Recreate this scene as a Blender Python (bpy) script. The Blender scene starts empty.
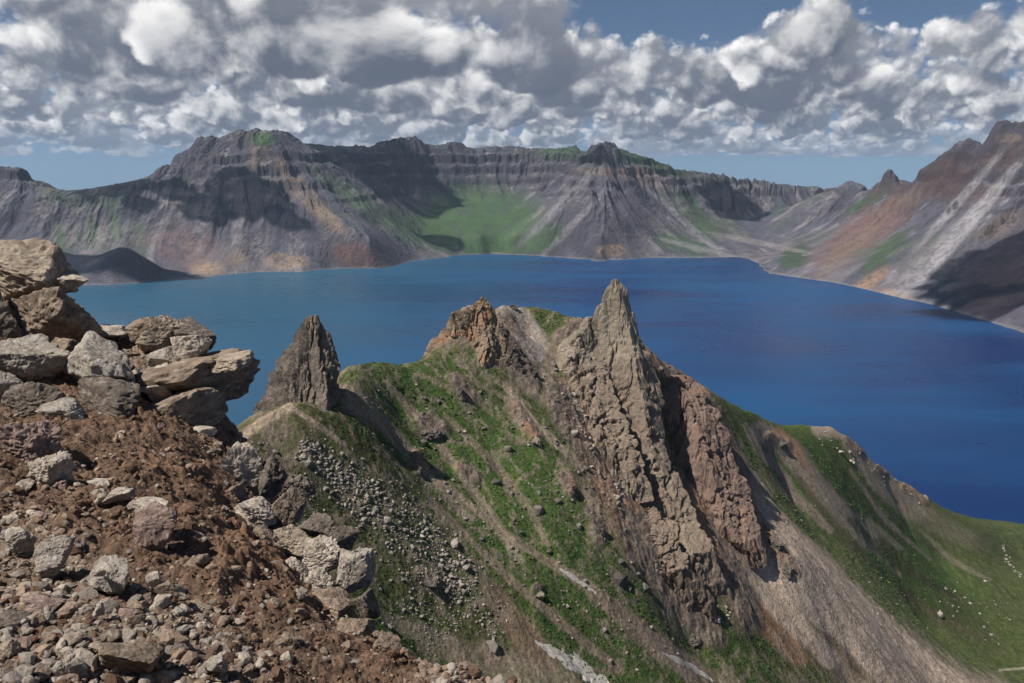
import bpy, math, random
import numpy as np
from mathutils import Vector, Matrix

random.seed(7)
rng = np.random.default_rng(11)
scene = bpy.context.scene
col = scene.collection

# ------------------------------------------------------------------ camera geometry
W, H, FPX = 1024, 683, 804.0
EYE = np.array([0.0, 0.0, 450.0])          # 450 m above the lake
PITCH = math.atan((341.5 - 165.0) / FPX)   # the true horizon sits at row 165
CP, SP = math.cos(PITCH), math.sin(PITCH)


def ray(px, py):
    a = (np.asarray(px, float) - 512.0) / FPX
    b = (341.5 - np.asarray(py, float)) / FPX
    return a, CP + b * SP, -SP + b * CP


def at(px, py, d):
    """World point seen at a picture position, d metres ahead of the viewer."""
    rx, ry, rz = ray(px, py)
    t = np.asarray(d, float) / ry
    return np.stack([rx * t, ry * t, EYE[2] + rz * t], -1)


def shore(px, py, z=0.0):
    rx, ry, rz = ray(px, py)
    t = (z - EYE[2]) / rz
    return np.stack([rx * t, ry * t, np.full(np.shape(t), float(z))], -1)


def project(p):
    v = p - EYE
    cz = v[..., 1] * CP - v[..., 2] * SP
    cy = v[..., 1] * SP + v[..., 2] * CP
    cz = np.where(cz < 1e-3, 1e-3, cz)
    return 512.0 + FPX * v[..., 0] / cz, 341.5 - FPX * cy / cz


# ------------------------------------------------------------------ noise
_perm = rng.permutation(256).astype(np.int32)
PERM = np.concatenate([_perm, _perm, _perm[:2]])
_g3 = rng.normal(size=(256, 3)).astype(np.float32)
_g3 /= np.linalg.norm(_g3, axis=1, keepdims=True)
_g2a = rng.random(256) * 2 * np.pi
_g2 = np.stack([np.cos(_g2a), np.sin(_g2a)], -1).astype(np.float32)


def noise2(x, y):
    xi = np.floor(x); yi = np.floor(y)
    xf = (x - xi).astype(np.float32); yf = (y - yi).astype(np.float32)
    xi = xi.astype(np.int64) & 255; yi = yi.astype(np.int64) & 255
    u = xf * xf * xf * (xf * (xf * 6 - 15) + 10)
    v = yf * yf * yf * (yf * (yf * 6 - 15) + 10)

    def g(ix, iy, fx, fy):
        h = PERM[PERM[ix] + iy]
        gg = _g2[h]
        return gg[..., 0] * fx + gg[..., 1] * fy
    x1 = (xi + 1) & 255; y1 = (yi + 1) & 255
    a = g(xi, yi, xf, yf); b = g(x1, yi, xf - 1, yf)
    c = g(xi, y1, xf, yf - 1); d = g(x1, y1, xf - 1, yf - 1)
    ab = a + u * (b - a); cd = c + u * (d - c)
    return (ab + v * (cd - ab)) * 1.5


def noise3(x, y, z):
    xi = np.floor(x); yi = np.floor(y); zi = np.floor(z)
    xf = (x - xi).astype(np.float32); yf = (y - yi).astype(np.float32); zf = (z - zi).astype(np.float32)
    xi = xi.astype(np.int64) & 255; yi = yi.astype(np.int64) & 255; zi = zi.astype(np.int64) & 255
    u = xf * xf * (3 - 2 * xf); v = yf * yf * (3 - 2 * yf); w = zf * zf * (3 - 2 * zf)
    x1 = (xi + 1) & 255; y1 = (yi + 1) & 255; z1 = (zi + 1) & 255

    def g(ix, iy, iz, fx, fy, fz):
        gg = _g3[PERM[PERM[PERM[ix] + iy] + iz]]
        return gg[..., 0] * fx + gg[..., 1] * fy + gg[..., 2] * fz
    c00 = g(xi, yi, zi, xf, yf, zf); c10 = g(x1, yi, zi, xf - 1, yf, zf)
    c01 = g(xi, y1, zi, xf, yf - 1, zf); c11 = g(x1, y1, zi, xf - 1, yf - 1, zf)
    d00 = g(xi, yi, z1, xf, yf, zf - 1); d10 = g(x1, yi, z1, xf - 1, yf, zf - 1)
    d01 = g(xi, y1, z1, xf, yf - 1, zf - 1); d11 = g(x1, y1, z1, xf - 1, yf - 1, zf - 1)
    a = c00 + u * (c10 - c00); b = c01 + u * (c11 - c01)
    c = d00 + u * (d10 - d00); d = d01 + u * (d11 - d01)
    e = a + v * (b - a); f = c + v * (d - c)
    return (e + w * (f - e)) * 1.6


def fbm2(x, y, o=5, gain=0.5, lac=2.03):
    s = 0; a = 1.0; n = 0
    for i in range(o):
        s = s + a * noise2(x + 17.3 * i, y - 9.7 * i); n += a
        x = x * lac; y = y * lac; a *= gain
    return s / n


def ridge2(x, y, o=5, gain=0.5, lac=2.07):
    s = 0; a = 1.0; n = 0
    for i in range(o):
        s = s + a * (1 - 2 * np.abs(noise2(x + 11.1 * i, y + 5.3 * i))); n += a
        x = x * lac; y = y * lac; a *= gain
    return s / n


def fbm3(p, o=5, gain=0.5, lac=2.03):
    x, y, z = p[..., 0], p[..., 1], p[..., 2]
    s = 0; a = 1.0; n = 0
    for i in range(o):
        s = s + a * noise3(x + 7.7 * i, y - 3.1 * i, z + 1.9 * i); n += a
        x = x * lac; y = y * lac; z = z * lac; a *= gain
    return s / n


def ridge3(p, o=4, gain=0.5, lac=2.07):
    x, y, z = p[..., 0], p[..., 1], p[..., 2]
    s = 0; a = 1.0; n = 0
    for i in range(o):
        s = s + a * (1 - 2 * np.abs(noise3(x + 7.7 * i, y - 3.1 * i, z + 1.9 * i))); n += a
        x = x * lac; y = y * lac; z = z * lac; a *= gain
    return s / n


def sstep(a, b, x):
    t = np.clip((x - a) / (b - a), 0, 1)
    return t * t * (3 - 2 * t)


def gullies(x, y, dx, dy):
    """Stripes that run down the slope; (dx, dy) is the unit direction ACROSS the slope."""
    ix = np.floor(x); iy = np.floor(y)
    fx = (x - ix).astype(np.float32); fy = (y - iy).astype(np.float32)
    ix = ix.astype(np.int64); iy = iy.astype(np.int64)
    va = np.zeros(x.shape, np.float32); wt = np.zeros(x.shape, np.float32)
    for i in range(-1, 3):
        for j in range(-1, 3):
            h = PERM[PERM[(ix + i) & 255] + ((iy + j) & 255)]
            ox = fx - i + 0.5 - 0.9 * (h & 15) / 15.0
            oy = fy - j + 0.5 - 0.9 * (h >> 4) / 15.0
            w = np.exp(-2.0 * (ox * ox + oy * oy))
            va += np.cos((ox * dx + oy * dy) * 2 * np.pi + h * 0.7) * w
            wt += w
    return va / wt


# ------------------------------------------------------------------ scattered height control points
class Surface:
    """Height field through scattered 3-D control points (linear kernel: creases along dense lines)."""
    def __init__(self, pts, scale, soft=0.02):
        pts = np.asarray(pts, float)
        keep = []
        for i, p in enumerate(pts):
            if all((p[0] - pts[j][0]) ** 2 + (p[1] - pts[j][1]) ** 2 > (0.004 * scale) ** 2 for j in keep):
                keep.append(i)
        pts = pts[keep]
        self.s = scale; self.e2 = soft * soft
        self.c = pts[:, :2] / scale
        n = len(pts)
        d = np.sqrt(((self.c[:, None] - self.c[None]) ** 2).sum(-1) + self.e2)
        A = np.zeros((n + 3, n + 3)); A[:n, :n] = d
        A[:n, n] = 1; A[:n, n + 1:] = self.c; A[n, :n] = 1; A[n + 1:, :n] = self.c.T
        b = np.zeros(n + 3); b[:n] = pts[:, 2] / scale
        w = np.linalg.solve(A, b)
        self.w = w[:n].astype(np.float32); self.p = w[n:]

    def __call__(self, x, y):
        sh = x.shape
        x = (x.ravel() / self.s).astype(np.float32); y = (y.ravel() / self.s).astype(np.float32)
        z = self.p[0] + self.p[1] * x + self.p[2] * y
        gx = np.full_like(x, self.p[1]); gy = np.full_like(x, self.p[2])
        for (cx, cy), w in zip(self.c.astype(np.float32), self.w):
            ax = x - cx; ay = y - cy
            r = np.sqrt(ax * ax + ay * ay + self.e2)
            z = z + w * r
            k = w / r
            gx += k * ax; gy += k * ay
        return (z * self.s).reshape(sh), gx.reshape(sh), gy.reshape(sh)


def dense(line, step):
    """Resample a list of 3-D points so that neighbours are no farther apart than step."""
    line = np.asarray(line, float); out = [line[0]]
    for a, b in zip(line[:-1], line[1:]):
        n = max(1, int(np.linalg.norm((b - a)[:2]) / step))
        for k in range(1, n + 1):
            out.append(a + (b - a) * k / n)
    return np.array(out)


# ------------------------------------------------------------------ meshes
def make_mesh(name, v, f, colr=None, smooth=False, extra=None):
    me = bpy.data.meshes.new(name)
    v = np.ascontiguousarray(v, np.float32)
    f = np.ascontiguousarray(f, np.int32)
    k = f.shape[1]
    me.vertices.add(len(v)); me.vertices.foreach_set('co', v.ravel())
    me.loops.add(f.size); me.loops.foreach_set('vertex_index', f.ravel())
    me.polygons.add(len(f))
    me.polygons.foreach_set('loop_start', np.arange(0, f.size, k, dtype=np.int32))
    me.polygons.foreach_set('use_smooth', np.full(len(f), smooth))
    me.update(calc_edges=True)
    me.validate()
    if colr is not None:
        a = me.attributes.new('tint', 'FLOAT_COLOR', 'POINT')
        c = np.ones((len(v), 4), np.float32); c[:, :3] = colr
        a.data.foreach_set('color', c.ravel())
    return me


def grid_faces(nr, nc, wrap=False):
    i = np.arange(nr - 1)[:, None]; j = np.arange(nc if wrap else nc - 1)[None]
    j2 = (j + 1) % nc
    a = i * nc + j; b = i * nc + j2; c = (i + 1) * nc + j2; d = (i + 1) * nc + j
    return np.stack([a, b, c, d], -1).reshape(-1, 4)


def compact(v, f, *attrs):
    used = np.zeros(len(v), bool); used[f.ravel()] = True
    idx = np.cumsum(used) - 1
    return (v[used], idx[f]) + tuple(a[used] for a in attrs)


def grid_normal(P):
    du = np.gradient(P, axis=1); dv = np.gradient(P, axis=0)
    n = np.cross(du, dv)
    n /= np.linalg.norm(n, axis=-1, keepdims=True) + 1e-9
    return np.where(n[..., 2:3] < 0, -n, n)


def link(name, me, mat, label=None, cat=None, group=None, kind=None, parent=None):
    o = bpy.data.objects.new(name, me); col.objects.link(o)
    if mat is not None and me is not None:
        me.materials.clear(); me.materials.append(mat)
    if label: o['label'] = label
    if cat: o['category'] = cat
    if group: o['group'] = group
    if kind: o['kind'] = kind
    if parent: o.parent = parent
    return o


def mixc(a, b, t):
    t = np.asarray(t)[..., None]
    return a * (1 - t) + np.asarray(b) * t


# ------------------------------------------------------------------ material helper
class NT:
    def __init__(self, nt):
        self.t = nt; nt.nodes.clear()

    def n(self, kind, props=None, **ins):
        nd = self.t.nodes.new(kind)
        for k, v in (props or {}).items(): setattr(nd, k, v)
        for k, v in ins.items():
            key = int(k[1:]) if k[0] == 'i' and k[1:].isdigit() else k.replace('_', ' ')
            self.set(nd.inputs[key], v)
        return nd

    def set(self, sock, v):
        if isinstance(v, bpy.types.NodeSocket): self.t.links.new(v, sock)
        elif isinstance(v, bpy.types.Node): self.t.links.new(v.outputs[0], sock)
        else: sock.default_value = v

    def m(self, op, a, b=0.0, c=0.0, clamp=False):
        nd = self.t.nodes.new('ShaderNodeMath'); nd.operation = op; nd.use_clamp = clamp
        for s, v in zip(nd.inputs, (a, b, c)): self.set(s, v)
        return nd.outputs[0]

    def vm(self, op, a, b=(0, 0, 0), scale=None):
        nd = self.t.nodes.new('ShaderNodeVectorMath'); nd.operation = op
        self.set(nd.inputs[0], a); self.set(nd.inputs[1], b)
        if scale is not None: self.set(nd.inputs['Scale'], scale)
        return nd.outputs['Value'] if op in ('LENGTH', 'DOT_PRODUCT') else nd.outputs[0]

    def noise(self, vec, scale, detail=4.0, rough=0.5, dist=0.0, kind='FBM'):
        nd = self.t.nodes.new('ShaderNodeTexNoise')
        nd.noise_dimensions = '3D'
        try: nd.noise_type = kind
        except Exception: pass
        self.set(nd.inputs['Vector'], vec); self.set(nd.inputs['Scale'], scale)
        self.set(nd.inputs['Detail'], detail); self.set(nd.inputs['Roughness'], rough)
        self.set(nd.inputs['Distortion'], dist)
        return nd.outputs[0]

    def maprange(self, v, a, b, c=0.0, d=1.0, smooth=True):
        nd = self.t.nodes.new('ShaderNodeMapRange')
        nd.interpolation_type = 'SMOOTHSTEP' if smooth else 'LINEAR'
        for s, x in zip(nd.inputs, (v, a, b, c, d)): self.set(s, x)
        return nd.outputs[0]

    def mix(self, f, a, b, blend='MIX'):
        nd = self.t.nodes.new('ShaderNodeMix'); nd.data_type = 'RGBA'; nd.blend_type = blend
        nd.clamp_factor = True
        self.set(nd.inputs[0], f)
        for s, v in ((nd.inputs[6], a), (nd.inputs[7], b)):
            if isinstance(v, tuple) and len(v) == 3: v = v + (1,)
            self.set(s, v)
        return nd.outputs[2]


def ground_material(name, fine, bump, strength=0.6, var=0.35, rough=0.95, speck=0.0):
    """Albedo from the 'tint' attribute, broken up by noise at several real sizes (metres), plus bump."""
    m = bpy.data.materials.new(name); m.use_nodes = True
    t = NT(m.node_tree)
    at_ = t.n('ShaderNodeAttribute', {'attribute_name': 'tint'})
    pos = t.n('ShaderNodeNewGeometry').outputs['Position']
    n1 = t.noise(pos, 1.0 / fine, 6, 0.62)
    n2 = t.noise(pos, 1.0 / (fine * 7.3), 5, 0.55)
    v = t.m('ADD', t.m('MULTIPLY', t.m('SUBTRACT', n1, 0.5), var * 2.2), t.m('MULTIPLY', t.m('SUBTRACT', n2, 0.5), var * 1.4))
    v = t.m('ADD', v, 1.0)
    c = t.vm('SCALE', at_.outputs['Color'], scale=v)
    if speck:
        vo = t.n('ShaderNodeTexVoronoi', {'feature': 'F1'}, Vector=pos, Scale=1.0 / (fine * 1.3))
        s = t.maprange(vo.outputs['Color'], 0.0, 1.0, 1.0 - speck, 1.0 + speck, False)
        c = t.vm('SCALE', c, scale=s)
    b1 = t.noise(pos, 1.0 / bump, 8, 0.65)
    bp = t.n('ShaderNodeBump', Strength=strength, Distance=bump * 0.6, Height=b1)
    bs = t.n('ShaderNodeBsdfPrincipled', Base_Color=c, Roughness=rough, Normal=bp.outputs[0])
    bs.inputs['Specular IOR Level'].default_value = 0.15
    t.n('ShaderNodeOutputMaterial', Surface=bs.outputs[0])
    return m


SUN_AZ = math.radians(-111)      # from the view direction, negative = left
SUN_EL = math.radians(55)
sd = np.array([math.sin(SUN_AZ) * math.cos(SUN_EL), math.cos(SUN_AZ) * math.cos(SUN_EL), math.sin(SUN_EL)])
import bmesh
# ------------------------------------------------------------------ far crater walls
def pix(l):
    l = np.array(l, float); return at(l[:, 0], l[:, 1], l[:, 2])


shore_px = [(-150, 286), (-60, 285), (0, 285), (75, 285), (105, 285), (140, 283), (157, 279), (185, 277), (200, 278), (215, 276), (256, 272), (300, 272),
            (330, 269), (380, 268), (395, 266), (412, 261), (440, 258), (460, 255), (490, 254), (520, 255), (540, 256),
            (580, 259), (620, 260), (650, 258), (700, 258), (735, 257), (748, 259), (757, 263), (763, 269), (768, 273), (800, 278), (830, 282),
            (860, 288), (905, 299), (930, 304), (960, 313), (990, 322), (1024, 333), (1070, 350), (1120, 370), (1170, 395)]
sp_ = np.array(shore_px, float)
shore3 = dense(shore(sp_[:, 0], sp_[:, 1]), 60)

ridges = {}
ridges['left'] = [(-260, 140, 3800), (-150, 150, 3820), (-60, 160, 3840), (-10, 168, 3850), (10, 168, 3850), (20, 172, 3850), (30, 183, 3860), (45, 189, 3870), (62, 191, 3880),
                  (100, 188, 3890), (140, 182, 3900), (158, 178, 3920), (168, 168, 3980), (180, 161, 4020), (193, 153, 4060), (196, 146, 4080),
                  (215, 140, 4100), (235, 133, 4120), (255, 131, 4120), (276, 132, 4140), (290, 139, 4180), (302, 146, 4250),
                  (312, 144, 4350), (330, 147, 4450), (363, 147, 4600), (370, 150, 4640), (385, 144, 4700), (411, 141, 4760), (431, 150, 4840),
                  (455, 145, 4900), (470, 149, 4950), (512, 148, 5000), (545, 149, 5000), (575, 150, 5000), (588, 156, 4950)]
ridges['cone'] = [(586, 156, 4700), (592, 150, 4560), (600, 148, 4550), (612, 150, 4560), (622, 153, 4600), (640, 157, 4680), (660, 164, 4760), (680, 174, 4850),
                  (715, 178, 4920), (727, 180, 4930), (768, 185, 5050), (800, 189, 5150), (832, 192, 5150)]
ridges['right'] = [(828, 194, 4800), (838, 190, 4600), (850, 189, 4500), (866, 192, 4420), (874, 190, 4250), (882, 184, 4100), (890, 180, 4000), (900, 184, 3930),
                   (912, 185, 3850), (920, 178, 3780), (928, 168, 3700), (938, 159, 3620), (950, 154, 3560), (957, 150, 3520), (966, 147, 3480), (984, 151, 3400), (988, 143, 3340), (996, 134, 3300),
                   (1024, 131, 3220), (1070, 124, 3100), (1130, 118, 2900), (1190, 110, 2700)]
spur = [(276, 134, 4120), (300, 184, 3930), (322, 204, 3820), (345, 222, 3720), (368, 244, 3610)]
spur2 = [(215, 142, 4080), (190, 190, 3850), (180, 230, 3650), (185, 262, 3480)]
cone_spur = [(598, 152, 4520), (604, 178, 4340), (606, 200, 4180), (602, 230, 4010), (600, 250, 3890)]
cone_l = [(592, 156, 4540), (572, 182, 4380), (556, 212, 4200), (548, 234, 4080)]
bowl = [(440, 190, 4700), (470, 190, 4740), (512, 190, 4740), (548, 190, 4700), (430, 215, 4450), (470, 215, 4420), (512, 215, 4400), (535, 212, 4400),
        (440, 240, 4200), (480, 238, 4180), (515, 238, 4180), (405, 195, 4600), (420, 235, 4220), (560, 172, 4750), (575, 168, 4720)]
wallbase_r = [(690, 205, 4700), (720, 210, 4750), (760, 213, 4800), (800, 210, 4900), (735, 235, 4420), (760, 240, 4350), (700, 235, 4350), (650, 205, 4480),
              (790, 240, 4250), (775, 252, 4080), (752, 250, 4130), (670, 185, 4650), (640, 200, 4420), (660, 238, 4180)]
rightmid = [(840, 215, 4300), (860, 215, 4050), (905, 215, 3620), (940, 200, 3450), (980, 190, 3230), (1010, 190, 3080), (1024, 205, 2960),
            (1000, 215, 2980), (960, 225, 3080), (930, 240, 3060), (900, 250, 3100), (870, 255, 3250), (840, 255, 3400), (815, 258, 3650), (1024, 250, 2700),
            (985, 262, 2720), (1024, 290, 2480), (960, 275, 2760)]
prom = [(-60, 243, 3380), (20, 246, 3330), (60, 252, 3290), (85, 257, 3260), (100, 255, 3230), (112, 250, 3210), (122, 248, 3200), (132, 252, 3205), (145, 262, 3220), (156, 272, 3235)]
prom_b = [(-60, 240, 3520), (30, 247, 3480), (70, 254, 3430), (100, 259, 3400), (130, 263, 3390), (158, 270, 3370)]
leftmid = [(0, 215, 3640), (60, 222, 3650), (110, 222, 3660), (150, 218, 3700), (-60, 210, 3640), (-150, 205, 3640), (20, 200, 3720), (100, 204, 3740), (0, 190, 3790)]

pts = [shore3]
for k, l in ridges.items():
    r = dense(pix(l), 55)
    pts.append(r)
    back = r.copy(); back[:, :2] *= 1.07; back[:, 2] -= 110; pts.append(back[::3])
    back = r.copy(); back[:, :2] *= 1.35; back[:, 2] -= 420; pts.append(back[::4])
for l in (spur, spur2, cone_spur, cone_l, prom, prom_b):
    pts.append(dense(pix(l), 60))
for l in (bowl, wallbase_r, rightmid, leftmid):
    pts.append(pix(l))
uw = shore3.copy(); uw[:, :2] *= 0.955; uw[:, 2] -= 75; pts.append(uw[::2])
far = Surface(np.concatenate(pts), 1000.0, 0.012)

NC, NR = 1330, 860
s = np.linspace(-0.80, 0.80, NC)
u = np.linspace(0, 1, NR)
# rows start at the shore of each column
sq = shore3[:, 0] / shore3[:, 1]; shs = np.full(NC, 1e9)
for k in range(NC):
    near_ = np.abs(sq - s[k]) < 0.035
    shs[k] = shore3[near_, 1].min() if near_.any() else np.interp(s[k], sq, shore3[:, 1])
kz = np.ones(61) / 61
for _ in range(3):
    shs = np.convolve(np.pad(shs, 30, mode='edge'), kz, mode='valid')
shs = shs - 150
R0 = shs[None, :] * np.ones((NR, 1)); R1 = 5900 - 800 * np.clip(s, 0.2, 0.8)[None, :]
Yg = R0 + (R1 - R0) * (u[:, None] ** 1.12)
Xg = Yg * s[None, :]
Zb, gx, gy = far(Xg, Yg)
gm = np.sqrt(gx * gx + gy * gy) + 1e-6
wx = fbm2(Xg / 420, Yg / 420, 4); wy = fbm2(Xg / 420 + 31, Yg / 420 - 12, 4)
ang = 0.55 * fbm2(Xg / 600 + 3, Yg / 600 + 8, 3)
ddx, ddy = gy / gm, -gx / gm
ca, sa = np.cos(ang), np.sin(ang)
ddx, ddy = ddx * ca - ddy * sa, ddx * sa + ddy * ca
pxg, pyg = project(np.stack([Xg, Yg, Zb], -1))
steep = sstep(0.25, 0.65, gm)
alt = np.clip(Zb, 0, None)
# softness: grass bowl and talus carry little relief, rock a lot
ridgetop = np.maximum.accumulate(Zb[::-1], axis=0)[::-1].max(0)[None] - Zb   # metres below the rim of this column
bowlm = np.exp(-(((pxg - 480) / 62) ** 2) ** 2 - (((pyg - 225) / 42) ** 2) ** 2)
e = np.zeros_like(Zb)
streak = 0
for i, (wl, am) in enumerate(((400, 24), (180, 18), (80, 8.0), (36, 2.6), (19, 1.2))):
    g = gullies(Xg / wl + 0.25 * wx * 300 / wl, Yg / wl + 0.25 * wy * 300 / wl, ddx, ddy)
    e += am * (0.6 * g + 0.7 * (1 - 2 * np.abs(g)) - 0.3)
    if i > 0: streak = streak + g * (0.5 ** (i - 1))
topcliff = sstep(260, 470, alt) * (1 - bowlm)
rough = ridge2(Xg / 170 + wx, Yg / 170 + wy, 6, 0.55)
fine = ridge2(Xg / 48, Yg / 48, 4, 0.55)
headl = sstep(185, 165, pxg) * sstep(3430, 3380, Yg)
lowfade = sstep(-5, 90, Zb) * (1 - 0.6 * headl)
amp = steep * (0.25 + 0.75 * sstep(60, 330, alt)) * (1 - 0.92 * bowlm) * (0.45 + 0.9 * sstep(-0.35, 0.4, fbm2(Xg / 340 + 9, Yg / 340, 3))) * (0.35 + 0.65 * sstep(0, 90, ridgetop))
steep = steep * (1 - 0.55 * headl)
Z = Zb + e * amp * 1.15 * lowfade + topcliff * (10 * rough + 5 * fine) * (0.4 + 0.6 * sstep(0, 60, ridgetop)) * steep + 2.5 * fine * lowfade * (1 - bowlm)
# rock bands: steps in the upper wall
hb = Z + 12 * fbm2(Xg / 200, Yg / 200, 3)
for lev, st in ((395, 36), (462, 40), (335, 24), (275, 14)):
    k = sstep(-9, 9, hb - lev) - np.clip((hb - lev + 42) / 84, 0, 1)
    Z += st * k * steep * (1 - bowlm) * sstep(-0.1, 0.35, fbm2(Xg / 500 + lev, Yg / 500, 3) + 0.15)
# columnar cliff of the right valley rim and a dark stub tower on it
colm = np.exp(-(((pxg - 745) / 75) ** 4)) * sstep(200, 190, pyg) * sstep(4500, 4700, Yg)
crag = ridge2(Xg / 60 + wx, Yg / 60 + wy, 5, 0.6); crag2 = ridge2(Xg / 26, Yg / 26, 4, 0.6)
rocky = steep * (1 - bowlm) * lowfade * sstep(-0.25, 0.35, fbm2(Xg / 300 - 7, Yg / 300 + 2, 4) + 0.5 * sstep(200, 420, alt) - 0.1)
Z += rocky * (9.0 * crag + 5.0 * crag2)
big = ridge2(Xg / 520 + 0.6 * wx + 3, Yg / 520 + 0.6 * wy, 4, 0.5)
Z += 34 * big * steep * (1 - bowlm) * sstep(90, 260, Zb) * (0.3 + 0.7 * sstep(0, 120, ridgetop))
# small steps of the skyline
sk = fbm2(Xg / 120 + 40, Yg / 400, 4) * 2.2
Z += (np.round(sk * 2) / 2) * 9 * sstep(60, 10, ridgetop) * (Zb > 150)
Z += colm * 26 * (sstep(-0.2, 0.3, ridge2(pxg / 7.0, Yg / 900, 3)) - 0.5)


def bump(px0, py0, d, rx, ry, h, p=1.0):
    global Z
    c = at(px0, py0, d)
    q = ((Xg - c[0]) / rx) ** 2 + ((Yg - c[1]) / ry) ** 2
    Z = Z + h * np.clip(1 - q, 0, 1) ** p * (1 + 0.3 * fine)


bump(727, 185, 4800, 38, 90, 62, 0.45)
bump(716, 187, 4800, 40, 90, 36, 0.5)
bump(889, 184, 4000, 40, 60, 30, 0.8)
bump(886, 180, 4000, 14, 40, 16, 0.5)
bump(850, 195, 4480, 75, 110, 30, 0.4)
bump(608, 156, 4520, 70, 90, 18, 0.4)
bump(203, 150, 4060, 60, 60, 14, 0.4)
bump(1008, 142, 3260, 90, 90, 22, 0.4)
bump(960, 156, 3480, 70, 90, 16, 0.4)
P = np.stack([Xg, Yg, Z], -1)
N = grid_normal(P)
pxg, pyg = project(P)
alt = np.clip(Z, 0, None)
nz = N[..., 2]
n1 = fbm2(Xg / 260, Yg / 260, 5); n2 = fbm2(Xg / 60, Yg / 60, 4); n3 = fbm2(Xg / 700 + 5, Yg / 700 + 5, 3)
st_ = streak / 1.7
n4 = fbm2(Xg / 17, Yg / 17, 4); n5 = ridge2(Xg / 95 + 2 * wx, Yg / 95, 5, 0.6)

talus = np.array([0.20, 0.175, 0.178]); rock = np.array([0.082, 0.074, 0.085]); grass = np.array([0.060, 0.112, 0.036])
tan = np.array([0.40, 0.29, 0.19]); red = np.array([0.24, 0.135, 0.105]); pale = np.array([0.33, 0.31, 0.30]); grey = np.array([0.118, 0.113, 0.135])
C = np.ones(P.shape) * grey
C = mixc(C, talus, sstep(-0.25, 0.35, n1 + 0.8 * st_))
C = mixc(C, rock, np.clip(sstep(0.80, 0.60, nz + 0.10 * n2) * 0.75 + 0.6 * sstep(330, 480, alt + 90 * n1) * sstep(0.93, 0.72, nz), 0, 1))
C = mixc(C, pale, 0.55 * sstep(0.25, 0.55, st_ + 0.4 * n2) * sstep(0.70, 0.8, nz))


def blob(px0, py0, rx, ry, rot=0.0, nz_=0.5):
    c, s_ = math.cos(rot), math.sin(rot)
    a = (pxg - px0); b = (pyg - py0)
    q = np.sqrt(((a * c + b * s_) / rx) ** 2 + ((-a * s_ + b * c) / ry) ** 2)
    return sstep(1.2, 0.6, q + nz_ * (0.9 * n2 + 0.6 * st_ + 0.5 * n1 + 0.7 * n4)) * (0.45 + 0.55 * sstep(-0.35, 0.15, n4 + 0.6 * n2 + 0.4 * st_))


def paint(m, colour, k=1.0):
    global C
    C = mixc(C, np.array(colour), np.clip(m * k, 0, 1))


# outer slopes and gentle tops are grassy
paint(sstep(0.80, 0.93, nz + 0.08 * n2) * sstep(-0.2, 0.25, n1 + 0.1) * sstep(40, 120, alt), grass * 0.85, 0.55)
paint(blob(478, 222, 74, 40, 0, 0.3), grass * 1.25, 0.95)
paint(blob(505, 246, 45, 9, 0, 0.3), grass * 1.25, 0.6)
paint(blob(425, 232, 40, 14, 0.5, 0.5), grass * 1.1, 0.7)
paint(blob(372, 210, 70, 10, 0.62, 0.5), grass * 1.3 + 0.02, 0.6)
paint(blob(262, 139, 13, 8, 0, 0.3), grass * 1.2, 0.9)
paint(blob(560, 152, 28, 9, 0, 0.3), grass, 0.7)
paint(blob(650, 162, 40, 9, 0.35, 0.3), grass, 0.9)
paint(blob(730, 181, 60, 3, 0.1, 0.6), grass * .8, 0.4)
paint(blob(690, 212, 42, 13, 0.75, 0.5), grass * 1.0, 0.85)
paint(blob(680, 244, 40, 9, 0.2, 0.6), grass * 1.1, 0.75)
paint(blob(545, 240, 22, 12, -0.7, 0.6), grass * 1.1, 0.7)
paint(blob(615, 190, 28, 26, 0, 0.6), rock * 1.5 + np.array([.03, .02, .02]), 0.5)
paint(blob(795, 256, 18, 14, -0.6, 0.5), grass * 0.8, 0.9)
paint(blob(885, 252, 34, 9, -0.75, 0.6), grass * 0.95, 0.8)
paint(blob(870, 200, 34, 7, -0.5, 0.5), grass * 0.9, 0.7)
paint(blob(90, 200, 60, 8, 0.0, 0.5), grass * 0.9, 0.45)
paint(blob(100, 235, 45, 18, 0.0, 0.6), pale * np.array([.8, .82, .72]), 0.6)
for x0, y0 in ((92, 228), (60, 238), (142, 240), (115, 222)):
    paint(blob(x0, y0, 6, 22, -0.15, 0.5), grass * 1.2, 0.5)
# warm rock of the left massif
paint(blob(300, 190, 58, 10, 0.80, 0.7), tan * 0.7, 0.6)
paint(blob(258, 160, 9, 16, 0.1, 0.8), tan * .8, 0.5)
paint(blob(330, 220, 26, 8, 0.7, 0.5), tan * 0.85, 0.6)
paint(blob(208, 268, 20, 9, 0, 0.4), tan * 1.0, 0.9)
paint(blob(285, 262, 24, 9, 0, 0.4), tan * 1.0, 0.9)
paint(blob(355, 255, 28, 13, 0.2, 0.5), red * 0.8, 0.85)
paint(blob(185, 246, 42, 20, 0.2, 0.9), red * 1.0 + 0.03, 0.55)
paint(blob(237, 258, 12, 10, 0, 0.6), tan * 0.8, 0.6)
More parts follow.
